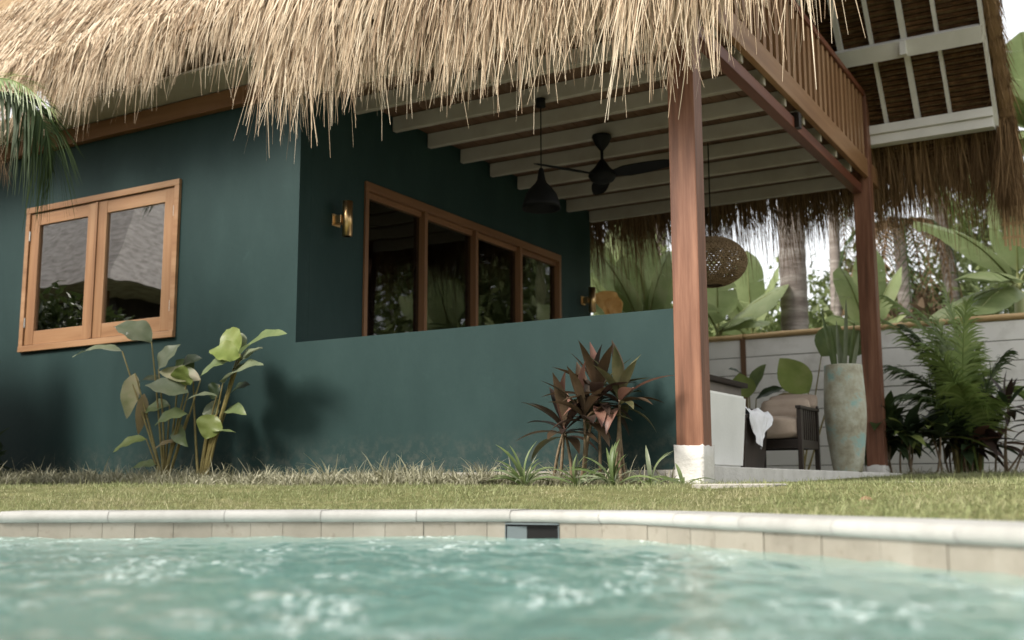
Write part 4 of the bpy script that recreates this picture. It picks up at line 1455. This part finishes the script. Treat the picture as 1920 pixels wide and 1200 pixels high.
# cordylines: bare stems with leaf rosettes
def cordyline(label, base, crowns, group, n=21, Ls=.35, Wd=.075, mats=('cord_a', 'cord_a', 'cord_b', 'cord_b', 'cord_c', 'cord_d'), seed=1, name='cordyline'):
    rg = random.Random(seed)
    t = thing(name, tuple(base), label, 'cordyline', group)
    for ci, (c, s, extra) in enumerate(crowns):
        c = np.array(c)
        st = np.array(base) + np.array([rg.uniform(-.05, .05), rg.uniform(-.03, .03), 0])
        for e in range(extra):
            st2 = st + np.array([rg.uniform(-.07, .07), rg.uniform(-.03, .03), 0])
            mid = (st2 + c) / 2 + np.array([rg.uniform(-.05, .05), rg.uniform(-.03, .03), 0])
            P = bez(st2, mid, c + np.array([0, 0, .02]), np.linspace(0, 1, 8))
            MB().tube(P, np.linspace(.011, .008, 8), 6).build('stem', M['stem_brown'], t, True)
        for k in range(int(n * s)):
            f = k / (n * s)
            el = math.radians(84 - 112 * f ** .65 + rg.uniform(-12, 12))
            az = k * 2.39996 + rg.uniform(-.3, .3)
            L = Ls * (.75 + .35 * math.sin(math.pi * min(1, f + .25))) * rg.uniform(.85, 1.12) * (.85 + .15 * s)
            d = np.array([math.cos(az) * math.cos(el), math.sin(az) * math.cos(el) * .9, math.sin(el)])
            p0 = c + np.array([0, 0, .07 * (1 - f) - .03]) + d * .012
            droop = np.array([0, 0, -.10 * L * f * 2.2])
            p1 = p0 + d * L + droop
            if base[1] < 0 and p1[1] > -.02:
                p1[1] = -.02 - rg.uniform(0, .02)
            out = nrm(np.array([-d[0] * math.sin(el), -d[1] * math.sin(el), math.cos(el) + .05]))
            V, F = leaf_geo(p0, p1, Wd * rg.uniform(.8, 1.2), out, .05 + .08 * f, 'lance', .35, nl=8, nw=2, rng=rg)
            mt = rg.choice(mats) if f < .75 else rg.choice(mats[1:])
            mk('leaf', V, F, M[mt], t, True)
    return t
cy = -.30
def gbase(px, Y):
    p = at(px, 890, Y)
    return (p[0], Y, gz(p[0], Y) - .01)
g_ = 'cordylines against the terrace wall'
cordyline('small dark cordyline with arching leaves, leftmost of the three by the terrace wall', gbase(1060, cy), [(at(1058, 812, cy), .95, 3)], g_, seed=3, Ls=.34, Wd=.072)
cordyline('tall maroon cordyline with upright spear leaves, middle one by the terrace wall', gbase(1112, cy + .05), [(at(1120, 752, cy + .06), 1.2, 2), (at(1095, 785, cy - .06), .7, 1)], g_, seed=8, Ls=.33, Wd=.078)
cordyline('bronze cordyline on crooked stems next to the front post', gbase(1172, cy + .04), [(at(1162, 755, cy + .04), 1.15, 3)], g_, seed=13, Ls=.31, Wd=.076, mats=('cord_a', 'cord_b', 'cord_c', 'cord_c', 'cord_b', 'cord_d'))

# strap-leaved clumps at their feet
def strap_clump(px, Y, n, L, label, seed):
    rg = random.Random(seed)
    p = at(px, 900, Y)
    c = np.array([p[0], Y, gz(p[0], Y) - .01])
    t = thing('strap_leaf_plant', tuple(c), label, 'plant', 'strap-leaved plants under the cordylines')
    for k in range(n):
        az = rg.uniform(0, 2 * math.pi)
        el = math.radians(rg.choice((rg.uniform(8, 40), rg.uniform(30, 75))))
        d = np.array([math.cos(az) * math.cos(el), math.sin(az) * math.cos(el) * .7, math.sin(el)])
        l = L * rg.uniform(.6, 1.1)
        p0 = c + d * .01
        p1 = p0 + d * l + np.array([0, 0, -.42 * l * math.cos(el)])
        p1[2] = max(p1[2], c[2] + .03)
        V, F = leaf_geo(p0, p1, rg.uniform(.013, .027), (-d[0] * .5, -.5, 1), .17, 'strap', .3, nl=7, nw=2, rng=rg)
        mk('leaf', V, F, M[rg.choice(('strap', 'strap', 'leaf_grey', 'leaf_green'))], t, True)
strap_clump(985, -.50, 22, .36, 'fresh green strap-leaved clump left of the cordylines', 1)
strap_clump(1085, -.52, 20, .34, 'strap-leaved clump with one tall leaf at the foot of the middle cordyline', 2)
strap_clump(1150, -.50, 18, .36, 'wide-spreading strap-leaved clump under the bronze cordyline', 3)
strap_clump(1222, -.42, 16, .30, 'strap-leaved clump between bronze cordyline and front post', 4)
strap_clump(1280, -.22, 9, .26, 'sparse strap-leaved clump in front of the post footing', 5)

# dark foliage at the left edge
def shrub(name, label, cat, c, radii, n, size, mat, stems=3, group=None, seed=1, clumps=14, droop=.3, stem_mat='stem_brown'):
    rg = np.random.default_rng(seed)
    t = thing(name, tuple(c), label, cat, group)
    cc_ = np.array([c[0], c[1], c[2] + radii[2] * 1.05])
    V, Q = crown_geo(cc_, radii, n, size, rg, clumps, droop=droop)
    V[:, 2] = np.maximum(V[:, 2], c[2] + .01)
    o = mk('foliage', V, Q, M[mat], t)
    o['kind'] = 'stuff'
    for k in range(stems):
        a = rg.uniform(0, 6.28)
        e = cc_ + np.array([math.cos(a) * radii[0] * .5, math.sin(a) * radii[1] * .5, radii[2] * .3])
        P = bez(np.array(c) + (rg.uniform(-.05, .05), 0, -.03), (np.array(c) + cc_) / 2 + (0, 0, .1), e, np.linspace(0, 1, 7))
        MB().tube(P, np.linspace(.018 * max(1, radii[2]), .006, 7), 6).build('stem', M[stem_mat], t, True)
    return t
shrub('dark_shrub', 'dark shrub in shade at the left edge under the teal wall', 'shrub', (-9.0, -.42, gz(-9, -.42)), (.42, .22, .30), 700, .10, 'leaf_dark', seed=5)

# palm reaching in from the left
PB = np.array([-7.6, -1.95, gz(-7.6, -1.95)])
palm = thing('palm_tree', tuple(PB), 'palm whose arching green frond hangs in at the upper left', 'palm tree')
crown = PB + np.array([.12, .05, 2.95])
P = bez(PB + (0, 0, -.05), PB + (-.1, 0, 1.5), crown, np.linspace(0, 1, 12))
MB().tube(P, np.linspace(.11, .075, 12), 12).build('trunk', M['trunk'], palm, True)
# the frond seen in the photograph, then the rest of the crown
pa = at(-30, 175, -1.6)
pb_ = at(100, 165, -1.45)
pc_ = at(98, 320, -1.35)
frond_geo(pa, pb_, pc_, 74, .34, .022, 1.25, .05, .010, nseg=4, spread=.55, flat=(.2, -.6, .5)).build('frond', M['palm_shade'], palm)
pa2 = at(-40, 160, -1.7)
frond_geo(pa2, at(20, 120, -1.6), at(95, 205, -1.5), 30, .22, .016, .35, .05, .008, spread=.7, flat=(.2, -.6, .5)).build('frond', M['palm_leaf'], palm)
for k in range(9):
    a = math.radians(70 + k * 33)
    d = np.array([math.cos(a), math.sin(a), 0])
    if crown[0] + d[0] * 1.35 > -8.0:
        continue
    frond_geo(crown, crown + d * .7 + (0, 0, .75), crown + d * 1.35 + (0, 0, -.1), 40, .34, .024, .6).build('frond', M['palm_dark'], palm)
dry = frond_geo(at(-60, 240, -1.45), at(-10, 235, -1.4), at(14, 330, -1.35), 20, .16, .010, .8, .2, .006, spread=.5, flat=(.2, -.6, .5))
dry.build('dry_frond', M['palm_dry'], palm)

# ================================================================== PLANTS BY THE FENCE
ab = np.array([-1.72, 5.75, gz(-1.72, 5.75)])
ar = thing('areca_palm', tuple(ab), 'bright green areca palm with feathery fronds in front of the white fence', 'palm')
rg = np.random.default_rng(4)
specs = [(1668, 560, .2), (1755, 600, .4), (1842, 700, .4), (1700, 740, -.5), (1770, 700, .2), (1812, 640, .5), (1652, 598, .3), (1700, 615, -.2), (1772, 540, .1), (1812, 570, -.2), (1830, 655, .2), (1885, 665, -.1), (1900, 735, .1), (1740, 650, -.5), (1850, 760, -.3), (1680, 690, -.4), (1795, 720, -.6), (1725, 585, .3)]
for k, (px, py, dy) in enumerate(specs):
    tip = at(px, py, 5.75 + dy)
    base = ab + np.array([rg.uniform(-.10, .10), rg.uniform(-.08, .08), 0])
    mid = (base + tip) / 2 + np.array([(base[0] - tip[0]) * .28, 0, .42 + rg.uniform(-.05, .1)])
    frond_geo(base, mid, tip, 42, .40, .030, .50, .32, .012, rng=rg).build('frond', M['palm_dark' if k % 4 == 3 else 'palm_leaf'], ar)
for k in range(5):
    b = ab + np.array([rg.uniform(-.14, .14), rg.uniform(-.1, .1), -.02])
    MB().tube([b, b + np.array([rg.uniform(-.06, .06), 0, .4])], [.022, .018], 8).build('cane', M['stem_olive'], ar, True)
def low_plant(px, dist, h, label, mats, seed, n=34, L=.48, W=.12):
    p = atz(px, 885, dist)
    base = (p[0], p[1], gz(p[0], p[1]) - .01)
    rg = random.Random(seed)
    t = thing('dark_leaf_plant', base, label, 'plant', 'dark leafy plants below the areca palm')
    for s_ in range(6):
        c = np.array(base) + np.array([rg.uniform(-.20, .20), rg.uniform(-.12, .12), 0])
        top = c + np.array([rg.uniform(-.1, .1), rg.uniform(-.05, .05), h * rg.uniform(.55, 1.0)])
        MB().tube(bez(c, (c + top) / 2 + (rg.uniform(-.05, .05), 0, 0), top, np.linspace(0, 1, 6)), np.linspace(.012, .008, 6), 6).build('stem', M['stem_brown'], t, True)
        for k in range(n // 3):
            az = k * 2.4 + rg.uniform(-.4, .4)
            el = math.radians(rg.uniform(-25, 65))
            d = np.array([math.cos(az) * math.cos(el), math.sin(az) * math.cos(el), math.sin(el)])
            l = L * rg.uniform(.6, 1.1)
            V, F = leaf_geo(top, top + d * l + (0, 0, -.10), W * rg.uniform(.7, 1.2), (-d[0] * .4, -d[1] * .4, 1), .10, 'lance', .3, nl=6, nw=2, rng=rg)
            mk('leaf', V, F, M[rg.choice(mats)], t, True)
low_plant(1678, 11.4, .55, 'dark leafy plant right beside the rear terrace post', ('leaf_dark', 'leaf_dark', 'palm_dark'), 1)
low_plant(1728, 11.2, .50, 'dark leafy plant with a few bright leaves below the areca palm', ('leaf_dark', 'leaf_dark', 'leaf_dark', 'leaf_lime'), 2)
low_plant(1790, 11.5, .52, 'dark leafy plant under the right-hand areca fronds', ('leaf_dark', 'cord_a', 'leaf_dark'), 3)
low_plant(1838, 11.3, .42, 'reddish dark leafy plant in front of the white fence', ('cord_a', 'cord_a', 'leaf_dark', 'cord_d'), 4, 18)
p = atz(1903, 885, 11.0)
cordyline('dark red cordyline on thin curved stems at the right edge by the fence', (p[0], p[1], gz(p[0], p[1])), [((p[0] - .02, p[1], .66), .8, 2), ((p[0] + .22, p[1] + .1, .50), .7, 2)], 'cordylines by the fence', 20, .36, .07, ('cord_a', 'cord_a', 'leaf_dark', 'cord_a'), 31)
# big-leaved plants behind the armchair
def canna(px, dist, leaves, label, seed):
    p = atz(px, 885, dist)
    base = np.array([p[0], p[1], gz(p[0], p[1])])
    t = thing('broad_leaf_plant', tuple(base), label, 'plant', 'broad-leaved plants along the fence behind the terrace')
    for a, b, w, mt, nv_ in leaves:
        p0, p1 = atz(a[0], a[1], dist), atz(b[0], b[1], dist - .08)
        V, F = leaf_geo(p0, p1, w / 180.0, nv_, .06, 'paddle', .2, ripple=.03)
        mk('leaf', V, F, M[mt], t, True)
        px_stem(t, base + (random.uniform(-.04, .04), 0, 0), p0, 'stem_olive', .012, .006)
canna(1405, 11.6, [((1402, 745), (1385, 700), 50, 'leaf_lime', (0, -1, .2)), ((1405, 738), (1436, 683), 30, 'leaf_green', (-.4, -1, .2)), ((1395, 705), (1366, 692), 22, 'leaf_dark', (0, -.6, .8)),
                   ((1418, 748), (1470, 728), 30, 'leaf_dark', (0, -.6, .8))], 'broad-leaved plant above the sideboard end', 1)
canna(1505, 11.7, [((1516, 736), (1462, 672), 62, 'leaf_lime', (-.1, -1, .3)), ((1540, 668), (1575, 610), 56, 'leaf_green', (.2, -1, .2)), ((1500, 738), (1438, 760), 24, 'leaf_brown', (0, -.6, .8)),
                   ((1580, 665), (1612, 620), 60, 'leaf_green', (.2, -1, .1))], 'broad-leaved plant with one big lit leaf behind the armchair', 2)

# ================================================================== GARDEN BEYOND THE FENCE
def banana(base, leaves, label, seed, mat='banana', h=1.2, group='banana plants beyond the fence', stems=1):
    """leaves: (start, tip, width, facing)"""
    rg = random.Random(seed)
    base = np.array(base, float)
    t = thing('banana_plant', tuple(base), label, 'banana plant', group)
    top = base + np.array([0, 0, h])
    MB().tube([base + (0, 0, -.05), base + (0, 0, h * .5), top], [.12, .10, .06], 12).build('stem', M['banana_stem'], t, True)
    for i, (p1, w, nv_, bow, mt) in enumerate(leaves):
        p1 = np.array(p1, float)
        p0 = top + nrm(p1 - top) * .18 + (0, 0, .1)
        # torn blade: two halves cut into flaps
        L = np.linalg.norm(p1 - p0)
        d = (p1 - p0) / L
        side = nrm(np.cross(d, nv_))
        nor = np.cross(side, d)
        ctrl = (p0 + p1) / 2 + nor * bow * L
        V, F = [], []
        for sg in (-1, 1):
            nfl = rg.randint(3, 6)
            cuts = [0] + sorted(rg.uniform(.15, .95) for _ in range(nfl - 1)) + [1]
            for a, b in zip(cuts[:-1], cuts[1:]):
                dr = rg.uniform(-.05, .16)
                ts = np.linspace(a, b, 5)
                S = bez(p0, ctrl, p1, ts)
                o = len(V)
                for s_, t_ in zip(S, ts):
                    wd = w / 2 * np.interp(t_, np.linspace(0, 1, 9), SHAPES['banana'])
                    for u in (0, .5, 1):
                        e = 1 if (t_ in (a, b) and nfl > 1) else 1.03
                        V.append(s_ + side * sg * u * wd * e + nor * (-(u ** 2) * wd * (.25 + dr) + .006 * rg.uniform(-1, 1)) + d * u * wd * .18)
                for k in range(4):
                    for j in range(2):
                        q = (o + k * 3 + j, o + k * 3 + j + 1, o + (k + 1) * 3 + j + 1, o + (k + 1) * 3 + j)
                        F.append(q if sg > 0 else q[::-1])
        lf = mk('leaf', V, F, M[mt or mat], t, True)
        S = bez(top, (top + p0) / 2 + (0, 0, .1), p0, np.linspace(0, 1, 5)).tolist() + bez(p0, ctrl, p1, np.linspace(.05, 1, 10)).tolist()
        MB().tube([np.array(s_) - nor * .004 for s_ in S], np.linspace(.022, .004, len(S)), 6).build('midrib', M['banana_stem'], lf, True)
    return t
def A(px, py, dist):
    return atz(px, py, dist)
def gb(px, dist):
    p = atz(px, 880, dist)
    return (p[0], p[1], 0.0)
# seen between the side wall and the front post
banana(gb(1215, 14.5), [(A(1120, 470, 14.0), .55, (0, -.6, .8), .12, None), (A(1200, 420, 14.2), .5, (.2, -1, .2), .06, None), (A(1290, 440, 14.0), .55, (-.2, -.8, .5), .10, None),
                        (A(1108, 560, 13.8), .5, (.1, -.5, .9), .15, None), (A(1255, 470, 13.8), .42, (-.3, -1, .2), .08, None), (A(1290, 560, 14), .4, (0, -.6, .8), .1, None), (A(1165, 480, 14.3), .4, (.3, -1, .3), .08, None)],
       'pale green banana plant seen past the end of the teal wall', 1, h=1.75)
banana(gb(1150, 16.5), [(A(1090, 440, 16.0), .7, (0, -.6, .8), .1, None), (A(1230, 430, 16), .6, (0, -.8, .6), .1, None), (A(1175, 390, 16.4), .6, (.2, -1, .1), .05, None), (A(1110, 520, 15.8), .5, (0, -.6, .8), .1, None)],
       'farther banana plant beyond the end of the teal wall', 2, h=2.3)
t = thing('withered_leaf', tuple(A(1130, 590, 13.2)), 'orange withered banana leaf glowing beside the far wall light', 'withered leaf')
for a, b, w in (((1165, 590), (1112, 552), .30), ((1160, 588), (1135, 562), .22)):
    V, F = leaf_geo(A(a[0], a[1], 13.2), A(b[0], b[1], 13.0), w, (0, -1, .4), .10, 'paddle', .25, ripple=.08)
    mk('blade', V, F, M['banana_old'], t, True)
MB().tube([A(1165, 590, 13.2), A(1175, 700, 13.2)], .012, 6).build('stalk', M['stem_brown'], t, True)
# between the posts
banana(gb(1355, 14.8), [(A(1478, 535, 14.4), .72, (0, -.55, .85), .10, None), (A(1300, 560, 14.4), .5, (0, -.6, .8), .1, None), (A(1400, 600, 14.0), .45, (0, -.5, .9), .14, None), (A(1345, 520, 14.6), .5, (.2, -1, .2), .05, None), (A(1440, 610, 13.9), .4, (0, -.4, .9), .15, None)],
       'banana plant with a broad arching leaf beneath the woven lamp', 3, h=1.9)
banana(gb(1640, 15.5), [(A(1575, 500, 15.2), .5, (0, -.6, .8), .1, None), (A(1690, 500, 15.2), .5, (0, -.6, .8), .1, None), (A(1560, 590, 15), .45, (0, -.6, .8), .12, None), (A(1700, 590, 15), .45, (0, -.6, .8), .12, None), (A(1630, 460, 15.4), .45, (.2, -1, .2), .05, None)],
       'banana plant partly hidden behind the rear terrace post', 13, h=1.9)
banana(gb(1420, 16.5), [(A(1350, 530, 16.2), .5, (0, -.6, .8), .1, None), (A(1460, 500, 16.2), .5, (0, -.6, .8), .1, None), (A(1400, 470, 16.4), .45, (.2, -1, .2), .05, None), (A(1345, 600, 16), .5, (0, -.6, .8), .1, None)],
       'banana plant between woven lamp and thick palm trunk', 14, h=2.0)
# right edge
banana(gb(1935, 13.8), [(A(1715, 415, 13.2), .62, (0, -.5, .9), .16, None), (A(1810, 520, 13.0), .62, (0, -.55, .85), .14, None), (A(1745, 610, 13.2), .55, (0, -.55, .85), .12, None), (A(1830, 590, 13), .5, (0, -.6, .8), .12, None), (A(1990, 420, 13.4), .6, (0, -.7, .7), .1, None), (A(1900, 330, 13.6), .6, (.2, -1, .2), .05, None)],
       'big banana plant with drooping leaves at the right edge over the fence', 4, h=2.35)
banana(gb(1985, 16.5), [(A(1850, 120, 16), .8, (0, -.7, .7), .10, None), (A(1915, 60, 16.2), .8, (.2, -1, .2), .06, None), (A(1890, 260, 16), .75, (0, -.7, .7), .12, None), (A(1840, 330, 15.8), .6, (0, -.6, .8), .12, None), (A(2060, 150, 16), .8, (0, -.7, .7), .1, None), (A(1905, 180, 16.3), .6, (0, -1, .3), .1, None)],
       'tall banana plant behind the roof corner at the upper right', 5, h=5.2)

# coconut trunks and crowns
def coconut(px, dist, r, h, label, seed, lean=0.0, fr=11, L=2.6, dryn=2, mat='palm_leaf'):
    rg = np.random.default_rng(seed)
    p = atz(px, 880, dist)
    base = np.array([p[0], p[1], -.05])
    t = thing('coconut_palm', tuple(base), label, 'palm tree', 'palms beyond the fence')
    top = base + np.array([lean, 0, h])
    P, rr = [], []
    nseg = int(h / .11)
    for k in range(nseg + 1):
        f = k / nseg
        P.append(base + (top - base) * f + np.array([.06 * math.sin(f * 4), 0, 0]))
        rr.append(r * (1.18 - .30 * f) * (1.0 if k % 2 else .955))
    MB().tube(P, rr, 14).build('trunk', M['trunk'], t, True)
    for k in range(fr):
        a = 2 * math.pi * k / fr + rg.uniform(-.2, .2)
        up = rg.uniform(-.1, .9)
        d = np.array([math.cos(a), math.sin(a), 0])
        frond_geo(top, top + d * L * .5 + (0, 0, L * .35 * up + .3), top + d * L * rg.uniform(.8, 1.0) + (0, 0, L * (up * .35 - .45)), 44, .62, .045, .7, .1, .03, rng=rg).build('frond', M[mat], t)
    for k in range(dryn):
        a = rg.uniform(0, 6.28)
        d = np.array([math.cos(a), math.sin(a), 0])
        frond_geo(top + (0, 0, -.1), top + d * .8 + (0, 0, -.1), top + d * .9 + (0, 0, -2.0), 34, .5, .035, .7, .1, .03, rng=rg).build('dry_frond', M['palm_dry'], t)
coconut(1494, 14.3, .165, 7.5, 'thick grey ringed palm trunk between the two terrace posts', 1)
coconut(1560, 19.5, .10, 6.0, 'slender palm trunk just left of the rear terrace post', 2, .3)
coconut(1822, 20.5, .13, 6.6, 'leaning palm trunk behind the banana leaves at right', 3, -.35)
coconut(1230, 24, .14, 7.2, 'distant palm past the end of the teal wall', 5, .3)
# low palm with brown hanging fronds
p = atz(1712, 880, 17.5)
base = np.array([p[0], p[1], -.05])
t = thing('dying_palm', tuple(base), 'small palm with brown dried fronds hanging behind the fence', 'palm tree')
top = base + np.array([0, 0, 4.1])
MB().tube([base, base + (0.05, 0, 1.8), top], [.15, .12, .10], 10).build('trunk', M['trunk'], t, True)
rg = np.random.default_rng(9)
for k in range(15):
    a = 2 * math.pi * k / 15
    d = np.array([math.cos(a), math.sin(a), 0])
    frond_geo(top, top + d * rg.uniform(.6, 1.0) + (0, 0, .6), top + d * rg.uniform(.7, 1.2) + (0, 0, rg.uniform(-2.4, -1.2)), 26, .38, .030, .8, .1, .02, rng=rg).build('dry_frond', M['palm_dry' if k % 4 else 'palm_dark'], t)
for i, (px, dist, rx, rz, n, mt, lab) in enumerate((
        (1410, 17.5, 1.0, .95, 2600, 'bush', 'leafy green bush left of the thick palm trunk'),
        (1545, 17.0, .9, .95, 2200, 'bush', 'leafy green bush right of the thick palm trunk'),
        (1180, 19.0, 1.6, 1.3, 3000, 'bush', 'dense green bush beyond the end of the teal wall'),
        (1640, 19.5, 1.2, 1.15, 2400, 'bush', 'green bush behind the rear terrace post'),
        (1725, 16.5, .75, .95, 1800, 'bush_dry', 'brown dry bush behind the fence right of the rear post'),
        (1850, 17.5, 1.1, 1.0, 2400, 'bush', 'green bush behind the banana leaves at right'),
        (1330, 21.0, 1.5, 1.25, 2600, 'bush', 'far green bush behind the woven lamp'),
        (1960, 19.0, 1.6, 1.6, 2600, 'bush', 'large green bush beyond the right edge'),
        (1480, 24.0, 2.4, 1.5, 3200, 'bush', 'distant green thicket behind the thick palm trunk'),
        (1590, 22.0, 1.6, 1.7, 3000, 'bush', 'tall green bush between thick palm trunk and rear post'),
        (1760, 23.0, 1.8, 1.7, 3000, 'bush', 'tall far bush behind the dried palm'),
        (1880, 21.5, 1.6, 1.9, 3000, 'bush', 'tall far bush behind the big banana leaves'),
        (1265, 20.0, 1.4, 1.7, 2600, 'bush', 'tall bush behind the front terrace post'))):
    p = atz(px, 880, dist)
    shrub('garden_bush', lab, 'bush', (p[0], p[1], -.02), (rx * 1.35, rx * .9, rz * 1.38), int(n * 1.5), .21, mt, 3, 'bushes beyond the fence', 60 + i, 22)
p = atz(1690, 880, 27)
def tree(px, dist, h, r, n, label, seed, mat='bush'):
    rg = np.random.default_rng(seed)
    p = atz(px, 880, dist)
    base = np.array([p[0], p[1], -.05])
    t = thing('garden_tree', tuple(base), label, 'tree', 'trees beyond the fence')
    top = base + np.array([0, 0, h])
    MB().tube([base, base + (.1, 0, h * .5), top], [.16, .12, .05], 10).build('trunk', M['trunk'], t, True)
    for k in range(6):
        a = k * 1.05
        e = top + np.array([math.cos(a) * r * .7, math.sin(a) * r * .7, r * .3 * math.sin(k * 2)])
        MB().tube(bez(base + (0, 0, h * .55), top, e, np.linspace(0, 1, 6)), np.linspace(.06, .012, 6), 6).build('limb', M['trunk'], t, True)
    V, Q = crown_geo(top, (r, r, r * .75), n, .22, rg, 30)
    o = mk('crown', V, Q, M[mat], t)
    o['kind'] = 'stuff'
tree(1745, 22, 3.3, 1.1, 1500, 'thin-leaved brownish tree with sky showing through its crown behind the fence', 1, 'bush_dry')
tree(1400, 27, 3.0, 1.2, 1500, 'small distant tree left of the thick palm trunk', 2)
tree(1920, 24, 6.0, 2.0, 2600, 'tall leafy tree at the right edge behind the roof', 3)

# trees standing just outside the picture: one shades the lower left wall, unseen ones added at right darken the terrace window reflection and close the garden
def unseen_shade_tree(base, crowns, n, label, seed, size=.20, mat='bush'):
    rg = np.random.default_rng(seed)
    base = np.array(base, float)
    t = thing('unseen_shade_tree', tuple(base), label, 'tree')
    V0 = []
    for c, r in crowns:
        c = np.array(c, float)
        MB().tube(bez(base, (base + c) / 2 + (0, 0, .4), c, np.linspace(0, 1, 7)), np.linspace(.10, .03, 7), 8).build('limb', M['trunk'], t, True)
        V0.append(crown_geo(c, r, n, size, rg, 26))
    V, Q = join_np(V0)
    o = mk('crown', V, Q, M[mat], t)
    o['kind'] = 'stuff'
unseen_shade_tree((-9.4, -1.0, -.08), [((-9.9, -1.0, 1.0), (.8, .36, 1.0)), ((-8.95, -.95, .85), (.55, .32, .85))], 5000, 'dense bush out of frame at left that shades the lower teal wall', 3, .13, 'leaf_mass')
unseen_shade_tree((-7.6, -2.4, -.1), [((-7.8, -2.4, 1.55), (.8, .5, 1.55))], 7000, 'second dense bush out of frame at left nearer the pool', 4, .13, 'leaf_mass')
for i, (x, y, h, r) in enumerate(((1.9, 13.5, 4.6, 2.4), (5.2, 16.0, 5.0, 2.8), (2.0, 18.5, 5.4, 2.6))):
    unseen_shade_tree((x, y, -.05), [((x, y, h * .45), (r, r, h * .45)), ((x, y, h), (r, r, h * .5))], 2200, ('leafy tree added out of frame at right behind the fence to darken the window reflection, ' + ('nearest one', 'rightmost one', 'farthest one')[i]), 50 + i, .30)

for i, (x, y, h, r) in enumerate(((-10.5, -13.0, 4.2, 2.5), (-6.6, -12.6, 4.5, 2.5), (-2.8, -13.0, 4.3, 2.5), (1.0, -12.6, 4.2, 2.5), (4.6, -11.0, 4.4, 2.5))):  # unseen row added to block low sky and deepen the terrace shade
    unseen_shade_tree((x, y, -.05), [((x, y, h * .42), (r, r, h * .42)), ((x, y, h), (r, r, h * .5))], 2000, 'unseen leafy tree added behind the viewer across the pool to block low sky, ' + ('leftmost of five', 'second of five from left', 'middle of five', 'fourth of five from left', 'rightmost of five')[i], 80 + i, .30)

# ================================================================== NEIGHBOUR ACROSS THE POOL (mirrored in the window)
nh = thing('neighbour_house', (-15.5, -6.5, 0), 'low grey-thatched neighbouring house reflected in the casement window', 'house')
MB().box(-20.5, -13.2, -9.6, -4.6, -.2, 2.9).build('wall', M['dark_z'], nh)
hx0, hx1, hy0, hy1, hz = -21.5, -12.2, -10.6, -3.6, 2.75
rx0, rx1, ry, rz_ = -18.5, -15.2, -7.1, 6.3
V = [(hx0, hy0, hz), (hx1, hy0, hz), (hx1, hy1, hz), (hx0, hy1, hz), (rx0, ry, rz_), (rx1, ry, rz_)]
M['grey_thatch'] = surf('grey_thatch', [(0, (.26, .235, .21)), (.5, (.44, .41, .385)), (1, (.60, .565, .53))], scale=7, rough=.9, bump=.8, bscale=30, stretch=(1, 1, 2.5), spec=.1, dist=.05)
mk('roof', V, [(0, 1, 5, 4), (1, 2, 5), (2, 3, 4, 5), (3, 0, 4), (3, 2, 1, 0)], M['grey_thatch'], nh)
for x in (-13.0, -15.4, -17.8):
    MB().box(x - .08, x + .08, -4.2, -4.04, -.2, 2.76).build('post', M['plank_z'], nh)

# ================================================================== SMALL THINGS
p = at(648, 944, -2.0)
t = thing('fallen_flower', (p[0], p[1], p[2] - .01), 'small white fallen flower on the lawn edge by the pool', 'flower')
for k in range(5):
    a = k * 2 * math.pi / 5
    d = np.array([math.cos(a), math.sin(a), .55])
    V, F = leaf_geo(p + d * .003, p + d * .026, .024, (-d[0] * .4, -d[1] * .4, 1), .1, 'paddle', .3, nl=5, nw=2)
    mk('petal', V, F, M['linen'], t, True)
p = at(1622, 941, -1.9)
t = thing('fallen_leaf', (p[0], p[1], p[2]), 'curled brown dry leaf lying on the lawn near the pool', 'leaf')
V, F = leaf_geo(p + (-.03, 0, 0), p + (.035, .01, .004), .03, (0, -.5, 1), .12, 'paddle', .5)
mk('blade', V, F, M['palm_dry'], t, True)
